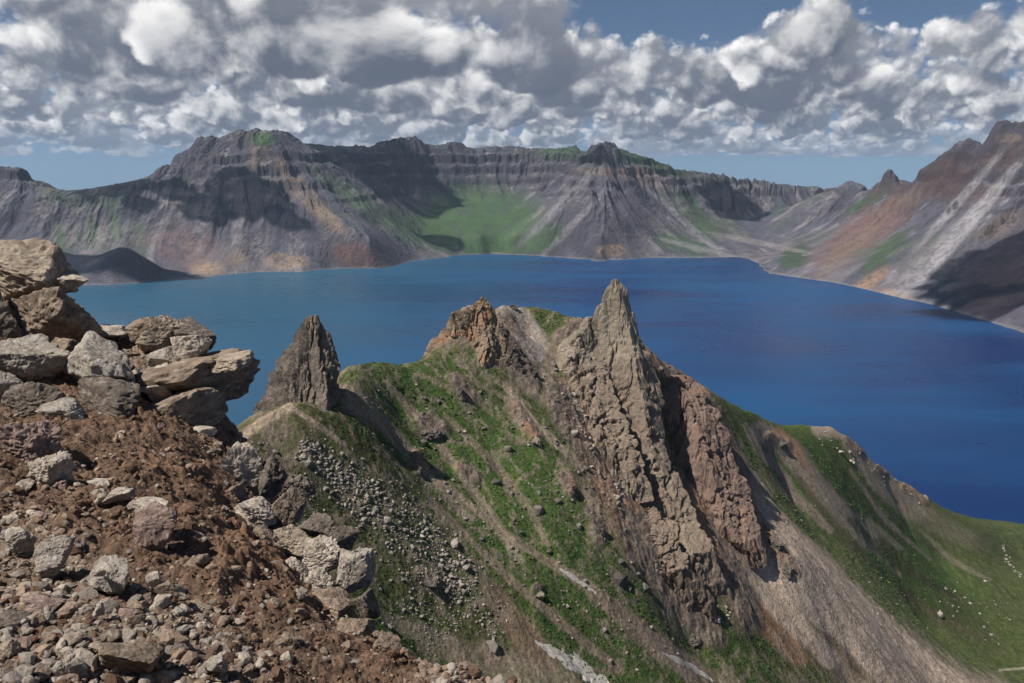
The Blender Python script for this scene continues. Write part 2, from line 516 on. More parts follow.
# cone: pale foot and bands
paint(blob(612, 250, 16, 7, 0, 0.4), tan * 0.9, 0.9)
paint(blob(615, 172, 45, 5, 0.05, 0.4), tan * 0.8, 0.6)
paint(blob(650, 178, 26, 9, 0.4, 0.4), red * 1.1 + .03, 0.6)
paint(blob(560, 205, 60, 5, -0.78, 0.6), pale * 0.85, 0.7)
paint(blob(575, 222, 55, 4, -0.80, 0.6), pale * 0.85, 0.7)
paint(blob(690, 226, 75, 3.5, 0.72, 0.5), pale, 0.75)
paint(blob(705, 250, 60, 3, 0.25, 0.5), pale, 0.6)
paint(blob(760, 243, 60, 3, 0.2, 0.5), pale * np.array([1, .97, .85]), 0.7)
paint(blob(670, 195, 40, 8, 0.85, 0.5), talus * 1.15, 0.6)
# right slope
paint(blob(862, 233, 62, 20, -0.62, 0.8), red * 0.95 + np.array([.02, .005, .0]), 0.75)
paint(blob(845, 252, 50, 10, -0.72, 0.8), tan * 0.65, 0.45)
paint(blob(868, 283, 30, 7, -0.6, 0.4), tan * np.array([1.05, .9, .8]), 0.75)
paint(blob(905, 170 + 30, 42, 10, -0.45, 0.5), tan * 0.65, 0.45)
paint(blob(948, 178, 34, 24, -0.3, 0.5), np.array([.105, .068, .06]), 0.9)
paint(blob(1000, 158, 32, 16, -0.3, 0.5), np.array([.12, .085, .075]), 0.8)
paint(blob(890, 188, 26, 9, -0.2, 0.5), np.array([.10, .07, .066]), 0.8)
paint(blob(985, 195, 20, 14, 0, 0.4), np.array([.17, .125, .115]), 0.8)
paint(blob(930, 260, 95, 12, -0.80, 0.35), pale * 0.9, 0.9)
paint(blob(962, 230, 95, 8, -0.86, 0.3), pale * 1.15, 0.95)
paint(blob(960, 200, 75, 5, -0.85, 0.3), pale * 1.0, 0.8)
paint(blob(1000, 225, 26, 10, -0.5, 0.9), tan * 0.65, 0.5)
paint(blob(1005, 278, 62, 36, -0.7, 0.35), np.array([.105, .075, .08]), 0.9)  # the corner's cloud shadow is put into the colour here
paint(blob(895, 295, 24, 5, 0.3, 0.3), tan * 1.05, 0.6)
paint(blob(1005, 290, 30, 20, -0.7, 0.5), np.array([.17, .11, .10]), 0.5)
paint(blob(1010, 138, 16, 4, 0, 0.8), tan * .8, 0.5)
paint(sstep(7, 2, Z + 9 * n2 + 5 * n1) * (Z > -3), np.array([.28, .26, .235]), 0.5)
C = mixc(C, rock * 0.9, 0.55 * rocky * sstep(0.35, -0.25, crag + 0.5 * crag2))
C = C * 0.66 * np.array([.97, .98, 1.06]) * (1 + 0.30 * n2 + 0.18 * n3 + 0.22 * n4)[..., None]
C = np.clip(C, 0.015, 0.7)

MAT_FAR = ground_material('weathered_rock', 9.0, 14.0, 0.9, 0.35)
F = grid_faces(NR, NC)
zf = Z.ravel()
F = F[(zf[F] > -12).any(1)]
cx = pxg.ravel()[F].mean(1); cy = pyg.ravel()[F].mean(1)
yy = Yg.ravel()[F].mean(1); xx = Xg.ravel()[F].mean(1)
reg = np.full(len(F), 1)
left_edge = np.interp(cy, [140, 150, 185, 215, 255, 262, 300], [300, 312, 360, 400, 462, 430, 420])
reg[cx < left_edge] = 0
conel = np.interp(cy, [140, 156, 175, 215, 258], [588, 586, 566, 540, 522])
reg[(cx > conel) & (reg == 1)] = 2
coner = np.interp(cy, [140, 164, 185, 215, 258], [664, 664, 664, 690, 735])
reg[(cx > coner) & (reg == 2)] = 3
rr = np.interp(cy, [150, 192, 215, 245, 262, 275], [832, 832, 806, 775, 752, 752])
reg[(cx > rr) & (reg >= 2)] = 4
promz = np.interp(cx, [-400, 20, 85, 105, 122, 135, 158, 165], [243, 246, 255, 254, 247, 253, 275, 290])
reg[(cx < 162) & (cy > promz) & (yy < 3420)] = 5
names = [('mountain', 'broad grey massif with a flat green top and orange rock streaks left of the green bowl', 'mountain'),
         ('crater_wall', 'dark far rim wall curving above the bright green bowl at the lake', 'crater wall'),
         ('mountain', 'fan shaped grey cone with pale scree gullies standing right of the green bowl', 'mountain'),
         ('crater_wall', 'low columnar cliff rim with purple scree between the cone and the right slope', 'crater wall'),
         ('hillside', 'reddish right shore slope with pale scree chutes under rugged crags', 'hillside'),
         ('hill', 'small dark shaded headland at the foot of the left crater rim', 'hill')]
Vf = P.reshape(-1, 3); Cf = C.reshape(-1, 3)
for r, (nm, lb, ct) in enumerate(names):
    v, f, c = compact(Vf, F[reg == r], Cf)
    link(nm, make_mesh(nm, v, f, c), MAT_FAR, lb, ct, kind='structure')
del far, e, rough, fine, wx, wy

# ------------------------------------------------------------------ lake
def lake_material():
    m = bpy.data.materials.new('lake_water'); m.use_nodes = True
    t = NT(m.node_tree)
    pos = t.n('ShaderNodeNewGeometry').outputs['Position']
    st = t.vm('MULTIPLY', pos, (0.35, 1.0, 1.0))
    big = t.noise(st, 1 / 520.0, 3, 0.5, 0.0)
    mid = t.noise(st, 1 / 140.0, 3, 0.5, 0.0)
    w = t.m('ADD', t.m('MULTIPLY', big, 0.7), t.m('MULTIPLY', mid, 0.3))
    c = t.mix(t.maprange(w, 0.36, 0.62), (0.003, 0.020, 0.086), (0.009, 0.056, 0.150))  # random navy patches: water tone, also standing in for cloud shadows
    # paler, greener water colour towards the left bay
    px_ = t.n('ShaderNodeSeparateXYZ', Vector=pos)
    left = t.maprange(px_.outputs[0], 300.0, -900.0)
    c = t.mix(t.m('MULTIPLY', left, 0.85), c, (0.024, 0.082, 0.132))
    b1 = t.noise(pos, 1 / 7.0, 2, 0.5); b2 = t.noise(st, 1 / 40.0, 3, 0.5)
    hb_ = t.m('ADD', t.m('MULTIPLY', b1, 0.25), b2)
    bp = t.n('ShaderNodeBump', Strength=0.30, Distance=1.0, Height=hb_)
    ro = t.maprange(w, 0.38, 0.64, 0.25, 0.42)
    bs = t.n('ShaderNodeBsdfPrincipled', Base_Color=c, Roughness=ro, IOR=1.333, Normal=bp.outputs[0])
    bs.inputs['Specular IOR Level'].default_value = 0.18
    t.n('ShaderNodeOutputMaterial', Surface=bs.outputs[0])
    return m


n = 64
ang_ = np.linspace(0, 2 * np.pi, n, endpoint=False)
v = [(0, 2000, 0)] + [(6800 * math.cos(a), 2000 + 6800 * math.sin(a), 0) for a in ang_]
f = np.array([(0, 1 + i, 1 + (i + 1) % n) for i in range(n)])
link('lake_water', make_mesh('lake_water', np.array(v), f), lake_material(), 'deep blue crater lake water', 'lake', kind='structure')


# ------------------------------------------------------------------ unseen clouds, set along the sun's rays to drop shadows on the crater
cm = bpy.data.materials.new('cloud'); cm.use_nodes = True
t = NT(cm.node_tree)
bs = t.n('ShaderNodeBsdfPrincipled', Base_Color=(.92, .92, .93, 1), Roughness=1.0)
lw = t.n('ShaderNodeLayerWeight', Blend=0.5)                      # cloud edges are thin and let light through
thin = t.maprange(lw.outputs['Facing'], 0.05, 0.95, 0.38, 1.0)
ms = t.n('ShaderNodeMixShader', i0=thin, i1=bs.outputs[0], i2=t.n('ShaderNodeBsdfTransparent').outputs[0])
t.n('ShaderNodeOutputMaterial', Surface=ms.outputs[0])
bm_ = bmesh.new(); bmesh.ops.create_icosphere(bm_, subdivisions=6, radius=1.0)
iv = np.array([x.co[:] for x in bm_.verts]); if_ = np.array([[q.index for q in p.verts] for p in bm_.faces]); bm_.free()
shade = [(250, 200, 3800, 170, 120), (215, 222, 3740, 110, 70), (185, 200, 3820, 90, 50), (290, 225, 3700, 80, 45), (150, 215, 3750, 70, 40), (85, 263, 3260, 300, 150), (140, 262, 3230, 150, 90), (372, 168, 4600, 300, 200), (340, 180, 4350, 180, 130), (440, 240, 4180, 90, 60),
         (1010, 262, 2620, 300, 160), (1005, 300, 2430, 250, 120), (960, 285, 2560, 90, 60), (735, 208, 4750, 150, 110), (120, 195, 3850, 160, 80), (600, 170, 4500, 90, 60)]
for i, (px, py, d, rx, ry) in enumerate(shade):
    tgt = at(px, py, d); h = 1900 + 60 * (i % 4)
    c_ = tgt + sd * ((h - tgt[2]) / sd[2])
    p = iv * (1 + 0.75 * fbm3(iv * 1.7 + i * 7.1, 4) + 0.40 * np.abs(fbm3(iv * 4 + i * 3.3, 4)))[:, None]
    p[:, 2] = np.where(p[:, 2] < 0, p[:, 2] * 0.3, p[:, 2])
    p = p * np.array([rx, ry, 0.45 * (rx + ry) / 2])
    o = link('cloud', make_mesh('cloud', p, if_, None, True), cm, 'unseen white cumulus cloud, placed above to shade the crater', 'cloud', kind='structure'); o.location = c_
# ------------------------------------------------------------------ the green ridge across the gully
crest = [(225, 468, 262), (240, 434, 285), (262, 414, 300), (290, 404, 308), (330, 402, 316), (350, 384, 335), (358, 366, 362), (380, 362, 378), (400, 365, 392), (420, 361, 402),
         (440, 350, 412), (470, 335, 425), (500, 318, 450), (510, 308, 470), (530, 308, 478), (555, 312, 482), (578, 320, 480), (600, 328, 478), (640, 345, 478), (662, 364, 480), (700, 388, 505),
         (740, 408, 545), (782, 426, 605), (800, 425, 650), (830, 427, 685), (845, 439, 705), (870, 460, 760), (900, 484, 812), (930, 505, 865),
         (960, 517, 935), (1000, 522, 985), (1030, 527, 995), (1080, 533, 1010), (1150, 545, 1020)]
near_px = [(1024, 560, 835), (1024, 600, 740), (1024, 640, 662), (1024, 683, 592), (940, 560, 748), (900, 520, 745), (960, 600, 690), (930, 640, 605), (1100, 600, 740), (1100, 683, 600),
           (820, 545, 514), (780, 480, 545), (900, 600, 575), (960, 650, 575), (995, 683, 560), (870, 540, 612),
           (760, 500, 472), (850, 590, 470), (930, 660, 500), (800, 560, 430), (870, 640, 430), (930, 683, 470), (800, 683, 370), (760, 640, 372), (745, 610, 378),
           (700, 683, 320), (600, 683, 288), (500, 683, 265), (450, 683, 256), (400, 600, 268), (400, 530, 290), (330, 500, 280), (280, 450, 284), (300, 430, 292),
           (400, 450, 333), (450, 420, 370), (500, 400, 394), (550, 420, 392), (500, 480, 350), (560, 500, 350), (600, 560, 332), (550, 580, 310), (650, 620, 325),
           (450, 560, 296), (450, 500, 325), (620, 480, 398), (560, 365, 440), (660, 560, 362), (700, 600, 362), (345, 398, 322), (400, 410, 358), (720, 420, 500),
           (700, 480, 455), (740, 450, 500), (300, 560, 250), (300, 650, 215), (520, 330, 462), (545, 345, 452), (850, 683, 402), (760, 600, 396), (690, 640, 345)]
pts = [dense(pix(crest), 8), pix(near_px)]
b = dense(pix(crest), 25)
tg = np.gradient(b[:, :2], axis=0)
for _ in range(6):
    tg[1:-1] = (tg[:-2] + tg[1:-1] + tg[2:]) / 3
tg /= np.linalg.norm(tg, axis=1, keepdims=True)
nrm = np.stack([-tg[:, 1], tg[:, 0]], -1)       # the lake side of the crest
for off, dz, st in ((14, 9, 1), (45, 38, 1), (130, 120, 2), (320, 300, 3)):
    q = b.copy(); q[:, :2] += nrm * off; q[:, 2] = np.maximum(q[:, 2] - dz, -40); pts.append(q[::st])
pts.append(np.array([(0, 150, 285), (-50, 150, 320), (-80, 200, 338), (-130, 200, 318), (100, 200, 225), (200, 250, 150), (300, 350, 80), (420, 480, 62), (0, 60, 385), (0, 30, 428), (-60, 60, 400), (80, 80, 300),
                     (-150, 300, 240), (-220, 350, 110), (-300, 420, -30), (-128, 330, 290), (-200, 200, 240), (-300, 260, 90), (-400, 300, -30), (-150, 60, 350), (700, 700, 60), (800, 900, 20), (900, 1000, -20), (700, 1150, -30)], float))
nearS = Surface(np.concatenate(pts), 200.0, 0.03)
NC, NR = 1300, 1050
s = np.linspace(-0.66, 0.76, NC)
Yg = (14.0 + 1130 * np.linspace(0, 1, NR) ** 1.0)[:, None] * np.ones((1, NC))
uu = np.linspace(0, 1, NR)
ys = np.interp(uu, [0, 0.05, 0.62, 0.85, 1], [14, 215, 520, 820, 1150])
Yg = ys[:, None] * np.ones((1, NC))
Xg = Yg * s[None]
Zb, gx, gy = nearS(Xg, Yg)
gm = np.sqrt(gx * gx + gy * gy) + 1e-6
pxg, pyg = project(np.stack([Xg, Yg, Zb], -1))
ang = 0.35 * fbm2(Xg / 90, Yg / 90, 3)
ddx, ddy = gy / gm, -gx / gm
ca, sa = np.cos(ang), np.sin(ang)
ddx, ddy = ddx * ca - ddy * sa, ddx * sa + ddy * ca
wx = fbm2(Xg / 45, Yg / 45, 4); wy = fbm2(Xg / 45 + 9, Yg / 45 - 4, 4)
G = []
for wl in (34, 15, 7, 3.3):
    G.append(gullies(Xg / wl + 0.2 * wx * 20 / wl, Yg / wl + 0.2 * wy * 20 / wl, ddx, ddy))
st_ = (G[0] + 0.8 * G[1] + 0.6 * G[2] + 0.4 * G[3]) / 1.9
nA = fbm2(Xg / 30, Yg / 30, 6); nB = fbm2(Xg / 7, Yg / 7, 5); nC = fbm2(Xg / 1.6, Yg / 1.6, 3); nD = fbm2(Xg / 120 + 4, Yg / 120, 4)
rdg = ridge2(Xg / 11 + .5 * wx, Yg / 11 + .5 * wy, 5, 0.55); rdf = ridge2(Xg / 3.2, Yg / 3.2, 4, 0.55)


def seg_mask(line, w, soft=0.6, nz_=0.5):
    """1 near a polyline given in picture positions of the slope; w = half-width (px), ragged edge."""
    d2 = np.full(pxg.shape, 1e9, np.float32)
    ln = np.array(line, float)
    ws = np.broadcast_to(np.array(w, float), (len(ln),)) if np.ndim(w) == 0 else np.array(w, float)
    for (a, b_, w0, w1) in zip(ln[:-1], ln[1:], ws[:-1], ws[1:]):
        ax, ay = pxg - a[0], pyg - a[1]
        bx, by = b_ - a
        tt = np.clip((ax * bx + ay * by) / (bx * bx + by * by), 0, 1)
        q = np.hypot(ax - tt * bx, ay - tt * by) / (w0 + (w1 - w0) * tt)
        d2 = np.minimum(d2, q)
    q = d2 + nz_ * (0.9 * nB + 0.7 * nA + 0.35 * nC)
    return sstep(1 + soft * .5, 1 - soft * .5, q)


vis = (Yg > 200)
rockzone = np.zeros_like(Zb); rockrel = np.zeros_like(Zb)
rock_lines = [([(560, 395), (590, 440), (622, 500), (640, 560)], [18, 26, 30, 18]),
              ([(640, 500), (665, 560), (690, 610), (715, 640)], [30, 28, 24, 12]),
              ([(690, 500), (720, 560), (745, 620)], [14, 24, 14]),
              ([(700, 395), (735, 470), (752, 525), (775, 550), (795, 575)], [12, 14, 12, 9, 5]),
              ([(455, 380), (468, 398)], [7, 10]), ([(425, 425), (440, 430)], [11, 8]), ([(418, 460), (420, 470)], 6),
              ([(500, 340), (520, 368), (535, 390)], [14, 12, 7]),
              ([(596, 510), (600, 540)], [10, 8]), ([(565, 480), (572, 490)], 8), ([(500, 352), (512, 350)], 9),
              ([(440, 335), (500, 330)], [14, 18]), ([(512, 410), (535, 440)], 7), ([(560, 415), (568, 432)], 8), ([(460, 470), (475, 480)], 5),
              ([(420, 575), (436, 585)], 6), ([(536, 590), (541, 592)], 4), ([(770, 440), (785, 447)], 6), ([(880, 468), (886, 474)], 4), ([(850, 440), (860, 452)], 6), ([(905, 487), (925, 503)], 4),
              ([(640, 355), (680, 375), (700, 390)], [10, 10, 6]), ([(560, 340), (580, 330), (600, 335)], [8, 10, 12])]
for l, w in rock_lines:
    rockzone = np.maximum(rockzone, seg_mask(l, w, 0.9, 0.5))
    rockrel = np.maximum(rockrel, seg_mask(l, w, 1.5, 0.15))
rockzone *= vis; rockrel *= vis
calm = 1 - 0.7 * sstep(500, 580, Yg)
Z = Zb + 1.0 * G[0] * sstep(.2, .5, gm) * calm + 0.7 * G[1] * calm + 0.3 * (0.4 - np.abs(G[2])) + 1.3 * nA + 0.7 * nB + 0.26 * nC
Z = Z + rockrel * (2.0 * rdg + 1.1 * rdf + 2.0 * np.abs(nA) + 0.8)
# slab-like outcrops elsewhere on the grass
outc = sstep(0.55, 0.7, rdg + 0.35 * nD + 0.2 * nA) * (1 - rockzone) * vis * sstep(560, 520, Yg)
meadow = sstep(640, 720, Yg) * sstep(.35, .1, gm)
Z = Z + outc * 0.5 * rdf
# keep the very near ground out of the way (the camera stands on its own slope)
P = np.stack([Xg, Yg, Z], -1)
N = grid_normal(P); nz = N[..., 2]
pxg, pyg = project(P)

grassd = np.array([0.042, 0.062, 0.019]); grassb = np.array([0.047, 0.088, 0.019]); grassy = np.array([0.072, 0.078, 0.028]); soil = np.array([0.125, 0.092, 0.062])
scree = np.array([0.29, 0.225, 0.175]); screed = np.array([0.20, 0.15, 0.115]); rockc = np.array([0.20, 0.155, 0.12]); rockd = np.array([0.10, 0.08, 0.068]); rust = np.array([0.27, 0.155, 0.095])
snow = np.array([0.62, 0.58, 0.54])
C = np.ones(P.shape) * grassd
C = mixc(C, grassy, sstep(-0.15, 0.35, nA + 0.5 * nD + 0.25 * st_))
C = mixc(C, grassb, sstep(-0.05, 0.4, -0.9 * nD + 0.7 * nB - 0.25 * st_ + 0.15) * 0.85)
C = mixc(C, soil, sstep(0.3, 0.62, st_ * 0.4 + nB * 0.75 + 0.3 * nA - 0.16) * 0.45)


def pt(line, w, colour, k=1.0, soft=0.6, nz_=0.5):
    global C
    C = mixc(C, np.array(colour), np.clip(seg_mask(line, w, soft, nz_) * k, 0, 1))


# brown-olive ground on the left shoulder, rich green below the crag
pt([(280, 430), (350, 500), (430, 590), (470, 640)], [45, 55, 50, 40], soil * np.array([.5, .64, .42]), 0.45, 1.0)
pt([(360, 385), (420, 385), (470, 370)], [16, 22, 25], grassb * 1.0, 0.6, 0.9)
pt([(400, 400), (470, 450), (530, 500), (600, 560)], [38, 46, 60, 44], grassb * 1.05, 0.9, 0.8)
pt([(330, 450), (400, 520), (470, 590), (540, 650)], [14, 20, 18, 16], grassb * np.array([1.1, .95, 1.0]), 0.6, 1.0, .8)
pt([(560, 450), (620, 490)], [22, 18], grassb * 1.0, 0.75, 0.9)
pt([(470, 540), (560, 610), (640, 683)], [14, 22, 26], grassb * 0.9, 0.7, 0.9)
pt([(380, 620), (430, 640)], [18, 26], grassb * 0.95, 0.75, 0.9)
pt([(590, 550), (650, 620)], [18, 14], grassb * 0.85, 0.7, 0.9)
# gravel ribbons running down the ridge
pt([(352, 395), (385, 425), (430, 475), (470, 520)], [14, 7, 5, 4], scree * .9, 0.7, 0.8)
pt([(385, 380), (430, 430), (480, 500), (520, 560)], [3, 4, 5, 4], scree * .85, 0.7, 0.7)
pt([(505, 385), (540, 430), (570, 455), (590, 475)], [3, 3.5, 4, 3], scree * .9, 0.85, 0.6)
pt([(440, 480), (500, 530), (545, 560), (580, 580), (640, 630), (690, 670)], [3, 3, 4, 7, 11, 11], screed * 1.15, 0.8, 0.7)
pt([(430, 500), (510, 580), (570, 630), (620, 670)], [4, 4, 4, 5], screed, 0.8, 0.7)
pt([(490, 590), (520, 630), (540, 660)], [10, 14, 14], screed * np.array([1, .9, .85]), 0.8, 0.8)
pt([(450, 420), (500, 470), (530, 510), (548, 545)], [3, 4, 4, 3], screed, 0.7, 0.7)
pt([(560, 462), (590, 500), (610, 530)], [4, 5, 5], screed, 0.6, 0.7)
pt([(390, 620), (480, 660), (560, 690)], [6, 16, 22], scree * .8, 0.65, 0.8)
pt([(600, 600), (660, 650), (720, 690)], [6, 10, 14], screed, 0.7, 0.8)
# pale track at the foot of the left spire
pt([(238, 440), (262, 422), (290, 407)], [5, 5, 4], [.42, .33, .22], 0.95, 0.4, 0.25)
pt([(290, 407), (318, 425), (345, 445)], [2.5, 2.5, 2.5], scree * 1.0, 0.8, 0.5, 0.4)
# stony field of the left shoulder
pt([(270, 430), (330, 470), (400, 525), (440, 560), (480, 600)], [14, 20, 30, 26, 12], [.15, .135, .10], 0.3, 1.0, 0.9)
# behind the crag: grey striped bank, grass wedge
pt([(505, 312), (520, 330), (535, 350)], [16, 18, 14], [.30, .26, .235], 0.95, 0.6, 0.4)
pt([(548, 315), (560, 330), (570, 345)], [12, 12, 10], grassd * 1.15, 0.95, 0.6)
pt([(578, 325), (560, 350), (545, 372)], [8, 8, 8], scree * .85, 0.8, 0.7)
# right scree fan
pt([(735, 500), (800, 560), (870, 630), (930, 700)], [30, 46, 58, 70], scree * np.array([1.28, 1.3, 1.32]), 0.98, 0.35, 0.3)
pt([(760, 480), (850, 570), (930, 650), (985, 700)], [12, 16, 22, 26], screed * np.array([1.5, 1.5, 1.5]), 0.85, 0.6, 0.4)
pt([(790, 530), (850, 590), (910, 650), (960, 690)], [5, 9, 10, 12], scree * 1.55, 0.85, 0.7, 0.4)
pt([(708, 525), (745, 560), (790, 600)], [6, 8, 8], scree * 1.5, 0.9, 0.5, 0.4)
pt([(775, 600), (830, 640), (880, 690)], [2, 4, 4], soil * .7, 0.7, 0.7, 0.5)
pt([(745, 570), (800, 640), (860, 690)], [9, 14, 14], soil * np.array([.8, .8, .66]), 0.55, 0.7, 0.5)
pt([(740, 600), (770, 620), (800, 660)], [14, 16, 8], rust * 1.05, 0.8, 0.7, 0.5)
pt([(700, 622), (740, 660), (770, 690)], [6, 12, 16], grassb * .8, 0.75, 0.8, 0.6)
pt([(702, 516), (735, 552), (775, 600), (830, 660)], [7, 12, 12, 9], scree * 1.4, 0.9, 0.5, 0.35)
# far right slope: grass with bare streaks
pt([(800, 440), (850, 500), (920, 560), (1000, 600)], [24, 40, 46, 60], grassd * np.array([1.45, 1.7, 1.1]), 0.9, 0.7)
pt([(720, 400), (760, 440), (775, 490)], [12, 14, 9], grassd * 1.25, 0.75, 0.8)
pt([(780, 500), (830, 540), (900, 600), (980, 650)], [8, 12, 20, 26], grassd * np.array([1.3, 1.5, 1.0]), 0.9, 0.6)
pt([(760, 432), (790, 450), (820, 490), (870, 540)], [10, 12, 10, 10], scree * .9, 0.9, 0.8)
pt([(778, 432), (795, 448), (805, 465)], [5, 7, 4], rust * 1.1, 0.7, 0.7)
pt([(850, 445), (890, 490), (930, 520), (980, 545)], [8, 14, 10, 8], scree * .85, 0.85, 0.8)
pt([(820, 428), (840, 432)], [9, 7], scree * 1.05, 0.9, 0.6)
pt([(868, 520), (900, 548)], 3, scree * .9, 0.6, .7)
pt([(940, 530), (1000, 570), (1040, 600)], [20, 30, 40], grassy * np.array([.8, .9, .8]), 0.6, 1.0)
pt([(990, 545), (1040, 548)], [16, 14], grassd * .8, 0.7, 0.9)
pt([(960, 620), (1024, 640)], [30, 40], grassy * np.array([.75, .85, .7]), 0.5, 1.0)
pt([(1000, 670), (1040, 667)], 1.3, [.30, .27, .2], 0.8, 0.5, 0.1)
for (a_, b_), (c_, d_), w_, tn_, k_ in (((830, 450), (905, 545), 5, 'g', .8), ((815, 470), (900, 575), 4, 's', .7), ((850, 470), (930, 560), 3, 's', .7), ((800, 480), (880, 570), 5, 'b', .6), ((870, 490), (950, 560), 5, 'g', .7),
                                         ((770, 455), (830, 530), 6, 's', .8), ((880, 540), (960, 600), 4, 'b', .6), ((920, 530), (990, 580), 3, 's', .5), ((850, 520), (940, 590), 6, 'g', .7), ((900, 590), (990, 640), 6, 'b', .5), ((745, 425), (790, 480), 4, 's', .7)):
    pt([(a_, b_), ((a_ + c_) / 2 - 4, (b_ + d_) / 2 + 5), (c_, d_)], [w_ * .6, w_, w_ * .5], {'g': grassd, 's': scree * .85, 'b': soil * np.array([.75, .75, .65])}[tn_], k_, .9, .8)
# bare rock
rc = mixc(np.ones(P.shape) * rockc, rockd, sstep(-0.2, 0.3, nB + 0.5 * nC))
rc = mixc(rc, rust, sstep(0.0, 0.4, nA + 0.4 * nB) * 0.7)
C = C * (1 - rockzone[..., None]) + rc * rockzone[..., None]
C = mixc(C, rockc * 1.0, outc * 0.65)
nE = fbm2(Xg / .62 + 5, Yg / .62, 2); nF = ridge2(Xg / 2.6 + .4 * wx, Yg / 2.6, 4, .6)
C = mixc(C, soil * 1.1, 0.45 * sstep(0.5, 0.7, nF + .35 * nB) * (C[..., 1] > C[..., 0]))
C = mixc(C, grassb * .8, 0.5 * sstep(0.25, 0.5, -nF + .5 * nB - .05) * (C[..., 0] < .16))
G4 = gullies(Xg / 1.7, Yg / 1.7, ddx, ddy)
C = C * (1 + 0.30 * nC + 0.24 * nB + 0.10 * G[1] * sstep(.3, .6, gm) + 0.06 * G[2] + 0.04 * G[3] + 0.03 * G4 + 0.30 * nE)[..., None]
C = np.clip(C * 0.88, 0.012, 0.75)
MAT_NEAR = ground_material('ridge_ground', 0.8, 1.3, 1.0, 0.55, speck=0.3)
F = grid_faces(NR, NC)
zf = Z.ravel()
F = F[(zf[F] > -6).any(1)]
v, f, c = compact(P.reshape(-1, 3), F, C.reshape(-1, 3))
link('ridge', make_mesh('ridge', v, f, c, smooth=True), MAT_NEAR, 'green and gravelly ridge falling from the spires to the lakeside meadow', 'ridge', kind='structure')

# turf tufts: small mounds of grass wherever the ground is green
is_g = ((C[..., 1] > 1.08 * C[..., 0]) & (Yg > 235) & (Yg < 720) & (pxg > 230) & (pxg < 1040) & (pyg < 700) & (rockzone < .3)).ravel()
ids = np.flatnonzero(is_g); wgt = (1.0 / Yg.ravel()[ids]) * np.clip(.15 + sstep(-.1, .5, (nB + .6 * nC).ravel()[ids]), .05, 1); wgt /= wgt.sum()
ids = rng.choice(ids, 34000, p=wgt)
bm_ = bmesh.new(); bmesh.ops.create_icosphere(bm_, subdivisions=1, radius=1.0)
tv = np.array([x.co[:] for x in bm_.verts]); tf = np.array([[q.index for q in p.verts] for p in bm_.faces]); bm_.free()
n_ = len(ids); sz = (.25 * rng.lognormal(0, .4, n_) * np.clip(Yg.ravel()[ids] / 330, .7, 1.6))[:, None, None]
tvv = tv[None] * (1 + .35 * rng.normal(size=(n_, len(tv), 1))) * sz * np.array([1, 1, .34]) + (P.reshape(-1, 3)[ids] + np.array([0, 0, .05]))[:, None]
tc_ = C.reshape(-1, 3)[ids] * rng.uniform(.8, 1.15, (n_, 1)) * np.array([1.0, 1.05, .9])
tc_ = np.repeat(tc_[:, None], len(tv), 1)
tff = (tf[None] + (np.arange(n_) * len(tv))[:, None, None]).reshape(-1, 3)
link('grass', make_mesh('grass', tvv.reshape(-1, 3), tff, tc_.reshape(-1, 3)), MAT_NEAR, 'tufts of mountain grass on the ridge', 'grass', kind='stuff')


def ridge_height(x, y):
    """Height of the ridge surface at a world position (bilinear)."""
    x = np.asarray(x, float); y = np.asarray(y, float)
    fi = np.interp(y, ys_n, np.arange(NRn)); fj = (x / y - s_n[0]) / (s_n[1] - s_n[0])
    i = np.clip(fi.astype(int), 0, NRn - 2); j = np.clip(fj.astype(int), 0, NCn - 2)
    a = fi - i; b = np.clip(fj - j, 0, 1)
    return (Zn[i, j] * (1 - a) * (1 - b) + Zn[i + 1, j] * a * (1 - b) + Zn[i, j + 1] * (1 - a) * b + Zn[i + 1, j + 1] * a * b)


NRn, NCn, s_n, Zn, ys_n = NR, NC, s.copy(), Z.copy(), ys.copy()


def ridge_hit(px, py, d0=230.0, d1=1100.0):
    """First point of the ridge surface met when looking towards a picture position."""
    d = np.linspace(d0, d1, 1800)
    p = at(np.full_like(d, px), np.full_like(d, py), d)
    h = ridge_height(p[:, 0], p[:, 1])
    k = np.argmax(p[:, 2] < h)
    return np.array([p[k, 0], p[k, 1], h[k]])
# ------------------------------------------------------------------ rock shapes
ICO = {}


def ico(level):
    if level not in ICO:
        bm = bmesh.new(); bmesh.ops.create_icosphere(bm, subdivisions=level, radius=1.0)
        v = np.array([x.co[:] for x in bm.verts]); f = np.array([[q.index for q in p.verts] for p in bm.faces]); bm.free()
        v /= np.linalg.norm(v, axis=1, keepdims=True)
        ICO[level] = (v, f)
    return ICO[level]


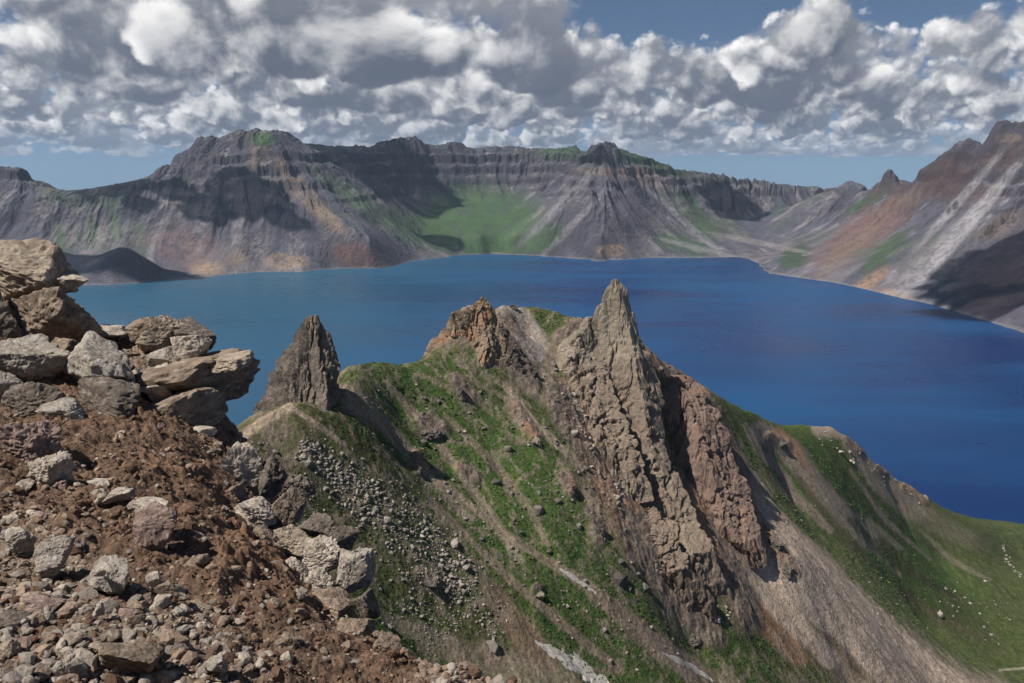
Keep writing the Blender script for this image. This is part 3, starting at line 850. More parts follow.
def rock_shape(seed, level=4, planes=13, rough=0.05, freq=2.2, round_=26.0, flat=None):
    """Angular stone: a ball cut by random planes, then weathered by noise. Bounding box is [-1, 1]^3."""
    r = np.random.default_rng(seed)
    v, f = ico(level)
    n = r.normal(size=(planes, 3)); n /= np.linalg.norm(n, axis=1, keepdims=True)
    d = r.uniform(0.55, 1.0, planes)
    if flat is not None:
        n = np.concatenate([n, [[0.12 * r.normal(), 0.12 * r.normal(), 1]]]); d = np.append(d, flat)
    q = (v @ n.T) / d
    q = np.maximum(q, 0.0)
    rad = 1.0 / (((q ** round_).sum(1)) ** (1 / round_) + 1e-6)
    rad = np.minimum(rad, 1.5)
    p = v * rad[:, None]
    off = r.uniform(0, 90, 3)
    lay = ridge3(p * np.array([1.0, 1.0, 2.6]) * freq * 1.3 + off, 4, 0.55)
    p = p * (1 + rough * 1.6 * fbm3(p * freq + off, 5, 0.55) + rough * 0.9 * lay)[:, None]
    if level >= 3:
        fc = fbm3(p * 1.5 + off + 33, 3) * 6.0
        fc = (np.floor(fc) + sstep(0.72, 1.0, fc - np.floor(fc))) / 6.0
        crk = sstep(0.62, 0.95, ridge3(p * np.array([1.2, 1.2, 2.0]) * 1.1 + off + 50, 3))
        p = p * (1 + 0.16 * fc - 0.07 * crk)[:, None]
    p = p - (p.max(0) + p.min(0)) / 2
    p = p / (np.abs(p).max(0))
    return p, f


def rock_tint(p, f_unit, base, alt, lich=None, seed=0, scale=1.0):
    o = np.array([seed * 3.7 % 50, seed * 1.3 % 50, 5.0])
    a = fbm3(f_unit * 2.0 * scale + o, 5, 0.6); b = fbm3(f_unit * 8.0 * scale + o, 4, 0.6)
    c = mixc(np.ones(p.shape) * np.array(base), np.array(alt), sstep(-0.2, 0.3, a + 0.4 * b))
    if lich is not None:
        c = mixc(c, np.array(lich), 0.7 * sstep(0.12, 0.3, fbm3(f_unit * 4.5 * scale + o + 9, 4, 0.6)))
    return np.clip(c * (1 + 0.45 * b)[:, None], 0.015, 0.75)


# ------------------------------------------------------------------ the spires of the ridge
def spire_mesh(rows, kf, kb, amp, freq, tint, nv=260, nt=230, seed=0, sharp=0.75, cap=True):
    """Rock tower: left edge / front edge / right edge traced row by row, given a depth of its own, then cracked and weathered."""
    r = np.array(rows, float)
    yy = np.linspace(r[0, 0], r[-1, 0], nv)
    xl, xe, xr, d = (np.interp(yy, r[:, 0], r[:, k]) for k in (1, 2, 3, 4))
    wob = np.array([float(noise2(np.array([y * 0.05 + seed]), np.array([seed + 0.5]))[0]) for y in yy])
    wob2 = np.array([float(noise2(np.array([y * 0.14 + seed]), np.array([seed + 7.5]))[0]) for y in yy])
    L = at(xl + 1.6 * wob + .5 * wob2, yy, d); R = at(xr - .6 * wob2 + 1.2 * wob, yy, d)
    z = L[:, 2]
    w = (R[:, 0] - L[:, 0]) / 2
    M = (L + R) / 2
    E = at(xe, yy, d - kf * w); B = M.copy(); B[:, 1] += kb * w
    ML = (L + E) / 2; MR = (E + R) / 2
    LB = (L + B) / 2; LB[:, 0] -= 0.15 * w; LB[:, 1] += 0.2 * w
    RB = (R + B) / 2; RB[:, 0] += 0.15 * w; RB[:, 1] += 0.2 * w
    ring = np.stack([L, ML, E, MR, R, RB, B, LB], 1)            # nv, 8, 3
    tt = np.linspace(0, 8, nt, endpoint=False)
    i0 = tt.astype(int); fr = (tt - i0)
    fr = np.clip((fr - 0.5) / sharp + 0.5, 0, 1) if sharp < 1 else fr
    P = ring[:, i0] * (1 - fr)[None, :, None] + ring[:, (i0 + 1) % 8] * fr[None, :, None]
    # round the corners a little
    for _ in range(6):
        P = 0.5 * P + 0.25 * (np.roll(P, 1, 1) + np.roll(P, -1, 1))
    P[..., 2] = z[:, None]
    cen = M[:, None].copy(); cen[..., 2] = z[:, None]
    nrm = P - cen; nrm[..., 2] = 0.35 * w[:, None]
    nrm /= np.linalg.norm(nrm, axis=-1, keepdims=True) + 1e-6
    o = np.array([seed * 5.1, seed * 2.3, 0.0])
    wp = P / freq + o
    wp = wp + 0.35 * np.stack([fbm3(wp * 0.7 + 5, 3), fbm3(wp * 0.7 + 25, 3), fbm3(wp * 0.7 + 45, 3)], -1)
    crack = ridge3(wp * np.array([1.0, 1.0, 0.24]), 5, 0.58)    # tall clefts
    blocks = ridge3(wp * np.array([2.4, 2.4, .8]) + 3, 5, 0.6)
    soft = fbm3(wp * 0.5 + 11, 4)
    fade = np.clip(w / (amp * 3.0 + 1e-6), 0.12, 1.0)[:, None]
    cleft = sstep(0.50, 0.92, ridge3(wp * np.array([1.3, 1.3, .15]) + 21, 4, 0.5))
    joints = sstep(0.55, 0.95, ridge3(wp * np.array([3.2, 3.2, .5]) + 7, 3))
    fct = fbm3(wp * np.array([.9, .9, .17]) + 60, 3) * 5.0
    fct = (np.floor(fct) + sstep(0.75, 1.0, fct - np.floor(fct))) / 5.0      # stepped buttresses with sharp edges
    disp = amp * fade * (0.3 * (crack - .3) + 0.22 * (blocks - .3) + 0.4 * soft + 2.3 * fct - 1.7 * cleft - 0.30 * joints)
    lay = 0.0
    P = P + nrm * (disp + lay)[..., None]
    P[..., 2] += 0.15 * amp * fade * blocks
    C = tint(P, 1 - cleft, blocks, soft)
    v = P.reshape(-1, 3); f = grid_faces(nv, nt, True)
    c = C.reshape(-1, 3)
    tip = P[0].mean(0); tip[2] += 0.15 * amp
    v = np.concatenate([v, [tip]]); c = np.concatenate([c, [c[0]]])
    k = len(v) - 1
    capf = np.array([(k, j, (j + 1) % nt, (j + 1) % nt) for j in range(nt)])
    return v, f, c, capf[:, :3]


def join(parts):
    vs, fs, cs, n = [], [], [], 0
    for v, f, c, cf in parts:
        fs.append(np.stack([f[:, 0], f[:, 1], f[:, 2]], -1) + n); fs.append(np.stack([f[:, 0], f[:, 2], f[:, 3]], -1) + n); fs.append(cf + n)
        vs.append(v); cs.append(c); n += len(v)
    return np.concatenate(vs), np.concatenate(fs), np.concatenate(cs)


def tinter(base, dark, warm, warm_k=0.5, low_z=None):
    base, dark, warm = map(np.array, (base, dark, warm))

    def fn(P, crack, blocks, soft):
        fine = fbm3(P / 1.6, 4, 0.6); big = fbm3(P / 14.0 + 3, 4, 0.55)
        c = mixc(np.ones(P.shape) * base, dark, sstep(-0.1, 0.45, big + 0.5 * fine - 0.15) * 0.75)
        c = mixc(c, dark, 0.6 * sstep(0.55, 0.1, crack + 0.35 * fine))  # clefts darkened in the colour, like shade in the recesses
        wm = sstep(-0.05, 0.35, fbm3(P / 9.0 + 30, 4, 0.6))
        if low_z is not None:
            wm = np.clip(wm * 0.5 + sstep(low_z + 12, low_z - 10, P[..., 2] + 9 * big), 0, 1)
        c = mixc(c, warm, wm * warm_k)
        return np.clip(c * .84 * (1 + 0.5 * fine)[..., None], 0.02, 0.7)
    return fn


MAT_SPIRE = ground_material('spire_rock', 1.1, 2.0, 0.9, 0.45)
main_rows = [(279, 612, 616, 619, 450), (283, 609, 616, 622, 450), (288, 605, 617, 625, 450), (296, 601, 620, 628, 450), (308, 596, 624, 631, 450), (320, 591, 628, 634, 449), (335, 585, 632, 639, 448),
             (345, 578, 634, 645, 447), (355, 570, 636, 650, 446), (368, 563, 638, 656, 445), (380, 560, 641, 660, 443), (400, 560, 646, 663, 437), (430, 572, 651, 665, 427), (460, 594, 657, 672, 416),
             (490, 620, 666, 685, 405), (512, 636, 674, 699, 397), (550, 654, 693, 714, 379), (580, 674, 710, 728, 375), (605, 698, 724, 739, 375), (628, 716, 736, 749, 374), (645, 732, 742, 750, 374)]
lobe_rows = [(317, 586, 590, 596, 450), (325, 580, 588, 600, 449), (335, 568, 583, 604, 448), (345, 559, 576, 604, 446), (358, 553, 572, 606, 441), (380, 552, 576, 612, 432), (410, 560, 590, 622, 419), (440, 576, 606, 636, 405), (470, 596, 622, 648, 396), (500, 614, 634, 656, 388)]
rib_rows = [(492, 612, 628, 650, 400), (510, 615, 636, 658, 386), (530, 620, 644, 672, 374), (566, 634, 660, 694, 359), (600, 664, 686, 714, 359), (622, 686, 702, 718, 358), (640, 700, 710, 716, 360)]
tm = tinter([.295, .248, .19], [.13, .11, .09], [.20, .14, .105], 0.55, low_z=342.0)
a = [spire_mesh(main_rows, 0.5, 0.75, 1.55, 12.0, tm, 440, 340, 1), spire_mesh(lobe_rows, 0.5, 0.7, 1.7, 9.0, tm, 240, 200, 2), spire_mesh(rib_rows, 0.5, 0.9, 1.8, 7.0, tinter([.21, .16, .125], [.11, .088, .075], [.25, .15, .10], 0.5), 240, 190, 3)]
v, f, c = join(a)
link('rock_spire', make_mesh('rock_spire', v, f, c), MAT_SPIRE, 'tallest tan rock spire, rising to a blunt point in the middle of the ridge', 'rock spire', 'rock spires on the ridge')
but_rows = [(375, 669, 675, 683, 470), (381, 662, 678, 697, 470), (394, 657, 688, 710, 465), (412, 656, 698, 719, 459), (435, 658, 706, 727, 452), (458, 664, 712, 736, 446), (480, 674, 719, 746, 441), (500, 684, 725, 752, 434), (520, 697, 733, 759, 424), (535, 711, 741, 763, 417), (550, 730, 751, 766, 414), (566, 745, 758, 768, 410)]
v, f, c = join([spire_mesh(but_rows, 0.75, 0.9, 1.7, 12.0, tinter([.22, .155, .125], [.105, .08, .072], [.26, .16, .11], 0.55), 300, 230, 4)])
link('rock_buttress', make_mesh('rock_buttress', v, f, c), MAT_SPIRE, 'rounded reddish brown buttress leaning beside the right foot of the tallest spire', 'buttress')
left_rows = [(315, 311, 316, 319, 318), (318, 306, 315, 321, 318), (322, 301, 315, 323, 318), (330, 296, 317, 327, 318), (340, 291, 320, 332, 318), (350, 284, 323, 335, 318), (360, 278, 325, 338, 318), (370, 272, 326, 340, 317), (385, 269, 326, 339, 317), (400, 259, 325, 340, 316), (418, 247, 322, 339, 316), (435, 236, 318, 336, 315), (455, 228, 312, 334, 314)]
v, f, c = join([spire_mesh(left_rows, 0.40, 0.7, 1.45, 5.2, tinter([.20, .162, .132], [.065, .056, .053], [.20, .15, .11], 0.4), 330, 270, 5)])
link('rock_spire', make_mesh('rock_spire', v, f, c), MAT_SPIRE, 'dark cracked pointed spire with a pale track at its foot, left end of ridge', 'rock spire', 'rock spires on the ridge')
crag_rows = [(302, 476, 482, 488, 424), (306, 471, 482, 491, 424), (311, 455, 483, 495, 424), (316, 450, 484, 498, 424), (323, 445, 486, 501, 423), (333, 439, 488, 504, 421), (345, 430, 487, 509, 418), (357, 420, 484, 515, 416), (375, 414, 480, 522, 415)]
top_rows = [(297, 480.5, 482, 484, 425), (300, 479.5, 482, 486, 425), (306, 478, 482, 488, 425), (315, 476, 482, 490, 425)]
cor_rows = [(312, 453, 455, 457, 422), (314, 452, 455, 459, 422), (322, 449, 456, 464, 422), (335, 443, 456, 470, 421)]
tail_rows = [(328, 494, 500, 506, 424), (340, 496, 507, 516, 422), (355, 500, 515, 526, 419), (370, 510, 524, 535, 415), (386, 520, 532, 541, 410), (396, 526, 535, 541, 406)]
tc = tinter([.27, .20, .14], [.12, .095, .085], [.33, .19, .10], 0.8)
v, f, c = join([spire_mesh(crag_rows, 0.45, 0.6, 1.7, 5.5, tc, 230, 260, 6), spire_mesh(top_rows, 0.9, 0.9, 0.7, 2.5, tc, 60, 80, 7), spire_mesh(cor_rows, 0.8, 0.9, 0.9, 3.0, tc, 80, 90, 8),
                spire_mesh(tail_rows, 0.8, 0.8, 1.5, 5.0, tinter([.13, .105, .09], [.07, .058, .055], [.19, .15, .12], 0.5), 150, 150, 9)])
link('rock_crag', make_mesh('rock_crag', v, f, c), MAT_SPIRE, 'jagged orange topped crag crowned by a small stack of blocks above the green slope', 'crag')

# small outcrops that break the grass
MAT_ROCK = ground_material('outcrop_rock', 0.5, 0.8, 0.8, 0.45)
outs = [((462, 389), 17, 22, 'dark split outcrop high on the grass below the jagged crag', 1), ((432, 428), 27, 17, 'broad black outcrop half way up the grass left of the pale gravel streaks', 1),
        ((418, 467), 10, 13, 'little dark outcrop beside the brown gravel ribbon', 1), ((600, 524), 12, 26, 'narrow upright dark outcrop left of the spire foot in deep grass', 1),
        ((569, 484), 16, 12, 'low reddish outcrop in the middle of the deep green slope', 2), ((536, 438), 13, 11, 'pale outcrop among the grass tufts below the crag tail', 0),
        ((430, 580), 16, 14, 'dark hollowed boulder at the lower edge of the grey stone field', 1), ((540, 592), 12, 9, 'lone tan boulder with a black shadow on the lower green slope', 0),
        ((776, 540), 17, 18, 'dark outcrop standing in the upper pale scree', 1), ((786, 565), 18, 14, 'long dark outcrop lower in the pale scree', 1),
        ((782, 441), 13, 10, 'grey outcrop on the grass at the right shoulder of the ridge', 1), ((925, 490), 9, 6, 'small pale block on the right skyline of the ridge', 0),
        ((512, 305), 12, 9, 'dark little block on the skyline just right of the jagged crag', 1),
        ((561, 317), 11, 8, 'dark block on the skyline left of the tallest spire', 1), ((575, 319), 9, 6, 'brown block on the skyline against the tallest spire', 2), ((660, 366), 10, 8, 'brown block on the skyline right of the tallest spire', 2),
        ((693, 604 + 30), 20, 12, 'dark broken ledge at the lowest end of the spire rib', 1)]
tones = [([.30, .25, .20], [.20, .165, .135]), ([.085, .072, .064], [.15, .125, .105]), ([.20, .135, .10], [.13, .10, .085])]
for i, ((px, py), w, h, lb, tn) in enumerate(outs):
    yq = py + h * 0.3
    while True:
        q = ridge_hit(px, min(683, yq))
        if q[1] > 236: break
        yq += 1.0
    if py < 330: q = at(px, py + 2, np.interp(px, [505, 560, 660, 700], [470, 481, 480, 505]))
    k = q[1] / FPX
    p, f = rock_shape(300 + i, 4, 14, 0.28, 3.0, 10)
    c = rock_tint(p, p, *tones[tn], seed=i, scale=1.3)
    p = p * np.array([w * k * .5, w * k * .45, h * k * .55])
    o = link('rock_outcrop', make_mesh('rock_outcrop', p, f, c), MAT_ROCK, lb, 'outcrop', 'outcrops on the ridge'); o.location = q - np.array([0, 0, 0.22 * h * k])

# stones lying on the ridge: the large ones of the stone field one by one, the rest as rubble
shapes = [rock_shape(700 + i, 2, 9, 0.10, 2.0, 12) for i in range(8)]
stone_me = []
for i, (p, f) in enumerate(shapes):
    tn = [([.30, .265, .235], [.20, .17, .15]), ([.24, .20, .17], [.36, .32, .28])][i % 2]
    stone_me.append(make_mesh('talus_stone', p, f, rock_tint(p, p, *tn, seed=i)))
    stone_me[-1].materials.append(MAT_ROCK)


def on_ridge(n, line, w, seed):
    """n random picture positions along a band of the slope, as points on the ridge."""
    r = np.random.default_rng(seed); ln = np.array(line, float)
    sl = np.linalg.norm(np.diff(ln, axis=0), axis=1); cs = np.concatenate([[0], np.cumsum(sl)])
    out = []
    ww = np.broadcast_to(np.array(w, float), (len(ln),))
    for _ in range(n):
        t = r.uniform(0, cs[-1]); k = min(np.searchsorted(cs, t) - 1 if t > 0 else 0, len(sl) - 1)
        fr = (t - cs[k]) / sl[k]
        b = ln[k] + (ln[k + 1] - ln[k]) * fr; tn = (ln[k + 1] - ln[k]) / sl[k]
        o = r.normal() * 0.55 * (ww[k] + (ww[k + 1] - ww[k]) * fr)
        out.append(ridge_hit(b[0] - tn[1] * o, b[1] + tn[0] * o))
    return np.array(out)


field = [(300, 445), (345, 480), (400, 525), (440, 555), (470, 590)]
pos = on_ridge(280, field, [9, 14, 26, 24, 12], 5)
size = np.sort(np.random.default_rng(6).lognormal(-0.8, 0.55, len(pos)))[::-1]
for i, (q, sz) in enumerate(zip(pos, size)):
    o = link('talus_stone', stone_me[i % 8], None, 'pale angular stone lying in the grey stone field on the left shoulder of the ridge', 'stone', 'stones of the ridge stone field')
    o.location = (q[0], q[1], q[2] + 0.18 * sz); o.rotation_euler = (rng.uniform(-.4, .4), rng.uniform(-.4, .4), rng.uniform(0, 6.28))
    o.scale = (sz * rng.uniform(.7, 1.2), sz * rng.uniform(.6, 1.0), sz * rng.uniform(.5, .9))
bands = [(1500, field, [14, 20, 34, 30, 18], .36), (420, [(410, 560), (470, 600), (500, 640)], [26, 24, 14], .34), (420, [(400, 600), (450, 640)], [30, 30], .22), (260, [(250, 440), (320, 520)], [16, 24], .28),
         (320, [(352, 395), (430, 475), (520, 560)], [16, 14, 12], .26), (300, [(400, 400), (520, 480), (620, 600)], [30, 60, 40], .28), (320, [(560, 360), (590, 430), (630, 500)], [16, 24, 20], .7),
         (240, [(680, 520), (720, 620)], [16, 16], .5), (200, [(760, 500), (860, 590), (930, 660)], [20, 40, 50], .3), (140, [(560, 600), (680, 660)], [30, 30], .3), (110, [(420, 390), (500, 440), (600, 530)], [40, 70, 50], .85), (60, [(560, 470), (640, 600)], [40, 30], .8), (60, [(400, 470), (560, 620)], [40, 40], .6), (60, [(1003, 545), (1008, 562), (1020, 576)], [2, 2.5, 3], .8), (50, [(940, 595), (1010, 625)], [14, 30], 1.0), (60, [(820, 430), (930, 510)], [8, 8], .9)]
vs, fs, cs, n = [], [], [], 0
tiny = [rock_shape(760 + i, 1, 8, 0.10, 2.0, 12) for i in range(6)]
for bi, (cnt, ln, w, sz0) in enumerate(bands):
    pp = on_ridge(cnt, ln, w, 40 + bi)
    for q in pp:
        p, f = tiny[rng.integers(6)]
        sz = sz0 * rng.lognormal(-.15, .6); a = rng.uniform(0, 6.28)
        R = np.array([[math.cos(a), -math.sin(a), 0], [math.sin(a), math.cos(a), 0], [0, 0, 1]])
        vv = (p * np.array([1.0, rng.uniform(.6, 1), rng.uniform(.5, .85)]) * sz) @ R.T + q + np.array([0, 0, .12 * sz])
        g = rng.uniform(.28, .42) if bi == 13 else (rng.uniform(.07, .2) if 10 <= bi <= 12 else rng.uniform(.13, .34))
        vs.append(vv); fs.append(f + n); n += len(vv); cs.append(np.ones((len(vv), 3)) * np.array([g, g * .87, g * .76]))
link('rubble', make_mesh('rubble', np.concatenate(vs), np.concatenate(fs), np.concatenate(cs)), MAT_ROCK, 'loose stones strewn over the ridge', 'rubble', kind='stuff')


# old snow lying in the gullies: a thin lens that follows the ground
def snow(line, w, lb):
    ln = dense(np.column_stack([np.array(line, float), np.zeros(len(line))]), 2.0)[:, :2]
    wv = np.interp(np.linspace(0, 1, len(ln)), np.linspace(0, 1, len(w)), w)
    cen = np.array([ridge_hit(a, b) for a, b in ln])
    tg = np.gradient(cen, axis=0); tg[:, 2] = 0; tg /= np.linalg.norm(tg, axis=1, keepdims=True)
    sd_ = np.stack([-tg[:, 1], tg[:, 0]], -1)
    m = 15; q = np.linspace(-1, 1, m)
    wob = np.array([fbm2(np.arange(len(ln)) * .21 + 3, np.full(len(ln), 2.0), 3), fbm2(np.arange(len(ln)) * .21 + 3, np.full(len(ln), 8.0), 3)])
    hw = (wv * cen[:, 1] / FPX)[:, None] * np.where(q[None] < 0, 1 + 1.2 * wob[0][:, None], 1 + 1.2 * wob[1][:, None])
    X = cen[:, 0, None] + sd_[:, 0, None] * q * hw; Y = cen[:, 1, None] + sd_[:, 1, None] * q * hw
    top = ridge_height(X, Y) + 0.28 * (1 - q[None] ** 2) - 0.06 + 0.10 * fbm2(X / 1.2, Y / 1.2, 3)
    P = np.stack([X, Y, top], -1)
    bot = P.copy(); bot[..., 2] -= 0.6
    n = P.shape[0] * m
    f = grid_faces(P.shape[0], m)
    edge = list(range(0, m)) + [m * i + m - 1 for i in range(1, P.shape[0])] + [n - 1 - i for i in range(1, m)] + [m * i for i in range(P.shape[0] - 2, 0, -1)]
    e = np.array(edge); e2 = np.roll(e, -1)
    f = np.concatenate([f, f[:, ::-1] + n, np.stack([e, e2, e2 + n, e + n], -1)])
    v = np.concatenate([P.reshape(-1, 3), bot.reshape(-1, 3)])
    c = np.clip(np.array([.36, .325, .295]) * (1 + 1.1 * fbm3(v / 1.3, 5, .65))[:, None], .1, .8)
    link('snow_patch', make_mesh('snow_patch', v, f, c, True), MAT_SNOW, lb, 'snow patch', 'old snow patches in the gullies')


MAT_SNOW = ground_material('dirty_snow', 0.6, 0.5, 0.4, 0.25, 0.6)
snow([(558, 569), (572, 577), (585, 586), (596, 594)], [.6, 3.2, 2.6, .5], 'thin white snow sliver in the gravel gully in the middle of the green slope')
snow([(534, 642), (552, 652), (575, 665), (600, 683), (606, 688)], [1, 6, 9, 9, 7], 'widest dirty grey snow patch, at the bottom edge below the stone field')
snow([(660, 652), (672, 658), (690, 666), (712, 680)], [.8, 4, 4, 3], 'small snow streak in the gully below the foot of the tallest spire')
# ------------------------------------------------------------------ the viewer's own slope: brown cinder ground
fg_edge = [(560, 690, 2.95), (510, 684, 3.0), (470, 676, 3.03), (440, 668, 3.08), (408, 664, 3.15), (385, 650, 3.35), (358, 630, 3.55), (325, 606, 3.75), (298, 582, 3.97), (274, 557, 4.22), (256, 532, 4.55), (244, 505, 4.95), (232, 478, 5.35), (222, 452, 5.75), (212, 425, 6.1), (205, 398, 6.4), (180, 372, 6.7), (150, 348, 7.0), (130, 338, 7.15), (95, 338, 7.3), (60, 312, 7.6), (30, 290, 7.9), (0, 275, 8.1), (-60, 262, 8.4), (-160, 250, 8.8)]
fg_in = [(-200, 700, 1.9), (-60, 700, 2.1), (0, 683, 2.2), (100, 683, 2.32), (200, 683, 2.45), (300, 683, 2.62), (400, 683, 2.88), (480, 690, 2.9), (300, 740, 2.1), (0, 760, 1.8), (400, 760, 2.2), (560, 780, 2.3),
         (0, 600, 2.75), (100, 600, 2.85), (200, 600, 3.05), (300, 610, 3.25), (330, 630, 3.42), (0, 520, 3.45), (100, 520, 3.65), (200, 520, 3.95), (240, 540, 4.1), (0, 440, 4.45), (100, 440, 4.85), (180, 440, 5.3),
         (0, 360, 6.0), (60, 350, 6.5), (100, 390, 6.0), (125, 355, 6.9), (160, 400, 6.1), (-100, 520, 3.2), (-100, 400, 5.0), (-150, 300, 7.0)]
e = dense(pix(fg_edge), 0.12)
tg = np.gradient(e[:, :2], axis=0)
for _ in range(12):
    tg[1:-1] = (tg[:-2] + tg[1:-1] + tg[2:]) / 3
tg /= np.linalg.norm(tg, axis=1, keepdims=True)
nr_ = np.stack([tg[:, 1], -tg[:, 0]], -1)
if nr_[len(nr_) // 2][0] < 0: nr_ = -nr_
pts = [e, pix(fg_in)]
for off, dz, st in ((0.22, 0.30, 2), (0.7, 1.3, 3), (2.0, 4.0, 5), (6.0, 14.0, 9)):
    q = e.copy(); q[:, :2] += nr_ * off; q[:, 2] -= dz; pts.append(q[::st])
fgS = Surface(np.concatenate(pts), 3.0, 0.035)
NC, NR = 1080, 900
s = np.linspace(-1.05, 0.42, NC)
ys = np.exp(np.linspace(math.log(1.45), math.log(11.5), NR))
Yg = ys[:, None] * np.ones((1, NC)); Xg = Yg * s[None]
Zb, gx, gy = fgS(Xg, Yg)
n1 = fbm2(Xg / 0.55, Yg / 0.55, 5); n2 = fbm2(Xg / 0.16 + 4, Yg / 0.16, 5, .55); n3 = fbm2(Xg / 0.05, Yg / 0.05, 4, .6); rg = ridge2(Xg / 0.22, Yg / 0.22, 5, .6)
lump = sstep(0.0, 0.5, fbm2(Xg / 0.09 + 9, Yg / 0.09, 3))
pxg, pyg = project(np.stack([Xg, Yg, Zb], -1))
gravel = np.clip(sstep(560, 660, pyg + 40 * n1 - 0.12 * (pxg - 150)) * sstep(330, 180, pxg + 60 * n1) + sstep(110, 40, pxg + 30 * n1) * sstep(470, 560, pyg), 0, 1)
gravel = np.maximum(gravel, 0.8 * sstep(70, 30, np.hypot((pxg - 130), (pyg - 365) * 1.2) + 20 * n2))
gravel = np.maximum(gravel, 0.8 * sstep(400, 440, pxg + 20 * n1) * sstep(640, 660, pyg))
Z = Zb + 0.095 * n1 + (0.055 * n2 + 0.045 * lump * (0.5 + n1) + 0.03 * (rg - .3)) * (1 - .45 * gravel) + 0.018 * n3 * (0.6 + lump)
P = np.stack([Xg, Yg, Z], -1)
brown = np.array([.125, .080, .054]); dark = np.array([.062, .042, .031]); rusty = np.array([.165, .094, .058]); grav = np.array([.21, .16, .12])
C = np.ones(P.shape) * brown
C = mixc(C, dark, sstep(0.0, 0.45, -n2 + .3 * n3) * .7)
C = mixc(C, rusty, sstep(0.05, 0.5, n1 + .6 * n3) * .75)
C = mixc(C, grav, gravel * (0.45 + 0.45 * sstep(-.2, .3, n3 + n2)))
C = np.clip(C * (1 + .5 * n3)[..., None], .012, .6)
MAT_FG = ground_material('cinder_ground', 0.02, 0.028, 0.9, 0.5, speck=0.3)
link('cinder_slope', make_mesh('cinder_slope', P.reshape(-1, 3), grid_faces(NR, NC), C.reshape(-1, 3), True), MAT_FG, 'brown cinder slope in the left foreground', 'slope', kind='structure')
fg_y, fg_s, fg_Z = ys.copy(), s.copy(), Z.copy()


def fg_height(x, y):
    x = np.asarray(x, float); y = np.asarray(y, float)
    fi = np.interp(y, fg_y, np.arange(len(fg_y))); fj = (x / y - fg_s[0]) / (fg_s[1] - fg_s[0])
    i = np.clip(fi.astype(int), 0, len(fg_y) - 2); j = np.clip(fj.astype(int), 0, len(fg_s) - 2)
    a = fi - i; b = np.clip(fj - j, 0, 1)
    return fg_Z[i, j] * (1 - a) * (1 - b) + fg_Z[i + 1, j] * a * (1 - b) + fg_Z[i, j + 1] * (1 - a) * b + fg_Z[i + 1, j + 1] * a * b


def fg_hit(px, py):
    d = np.linspace(1.5, 11.0, 1500)
    p = at(np.full_like(d, px), np.full_like(d, py), d)
    h = fg_height(p[:, 0], p[:, 1])
    k = int(np.argmax(p[:, 2] < h))
    return p[k] if p[k, 2] < h[k] else None


# ------------------------------------------------------------------ boulders of the foreground, one by one
MAT_BOULDER = ground_material('boulder_rock', 0.05, 0.06, 0.9, 0.5)
PALE = ([.40, .34, .28], [.27, .22, .18], [.46, .43, .38]); GREY = ([.31, .275, .235], [.21, .175, .145], [.42, .385, .34]); TAN = ([.33, .27, .205], [.20, .155, .118], [.42, .37, .30])
BROWN = ([.235, .18, .135], [.14, .103, .078], [.34, .28, .225]); REDD = ([.26, .185, .155], [.16, .11, .095], [.36, .30, .26]); DARK = ([.15, .122, .10], [.09, .073, .062], [.25, .21, .175])  # DARK also takes in the shade on the boulders' unlit faces


def boulder(cx, cy, w, h, tone, label, d=None, deep=0.8, seed=0, rot=(0, 0), planes=13, rough=0.06, flat=None, level=5, name='boulder', group='boulders on the cinder slope', freq=2.2):
    """An angular boulder whose outline fills w x h at (cx, cy); it stands on the slope at the depth of its foot."""
    if cy < 440 and cx < 260: w, h = w * 1.12, h * 1.1
    if d is None:
        q = fg_hit(cx, cy + 0.42 * h); d = (q[1] if q is not None else 6.0) + 0.10 * w / FPX * 4
    p, f = rock_shape(900 + seed, level, max(8, planes - 2), rough, freq, 40, flat)
    r = Matrix.Rotation(math.radians(rot[0]), 3, 'Y') @ Matrix.Rotation(math.radians(rot[1]), 3, 'X')
    unit = p.copy()
    p = p * np.array([1, deep, h / w]) @ np.array(r).T
    p = p - (p.max(0) + p.min(0)) / 2
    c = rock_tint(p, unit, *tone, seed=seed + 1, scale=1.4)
    k = d / FPX / CP
    ext = p.max(0)
    p = p / np.array([ext[0], ext[0], ext[2]]) * np.array([w * k / 2, w * k / 2, h * k / 2 * 0.98])
    o = link(name, make_mesh(name, p, f, c), MAT_BOULDER, label, name.replace('_', ' '), group)
    o.location = at(cx, cy, d)
    return o


B = boulder
B(28, 270, 74, 58, TAN, 'big tan boulder with a pale sloping top, highest rock at the left edge', 7.2, .9, 1, (14, 0), 12, .10)
B(66, 284, 40, 18, PALE, 'thin pale slab jutting right from under the highest left boulder', 7.1, .8, 2, (6, 0), 10, .06, .6)
B(55, 316, 80, 62, BROWN, 'dark brown cracked boulder under the highest left boulder', 6.7, .8, 3, (8, 0), 14, .13)
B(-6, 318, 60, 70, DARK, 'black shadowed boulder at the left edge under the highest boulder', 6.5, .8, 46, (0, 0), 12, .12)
B(30, 362, 72, 44, GREY, 'grey flat topped block at the left edge below the dark brown boulder', 5.9, .8, 4, (14, 0), 12, .08, .55)
B(-2, 392, 34, 52, GREY, 'small grey block cut by the left edge of the view', 5.4, .8, 5, (0, 0), 12, .08)
B(98, 366, 70, 58, GREY, 'large pale grey slab leaning down to the right beside the rock pile', 5.9, .8, 6, (34, 0), 10, .07, .6)
B(110, 402, 62, 50, DARK, 'dark block standing in for the shaded front of the leaning grey slab', 5.6, .8, 55, (24, 0), 10, .06)  # shaded face of the slab, built as a separate dark block
B(74, 352, 40, 30, BROWN, 'brown block wedged behind the leaning grey slab', 6.3, .8, 7)
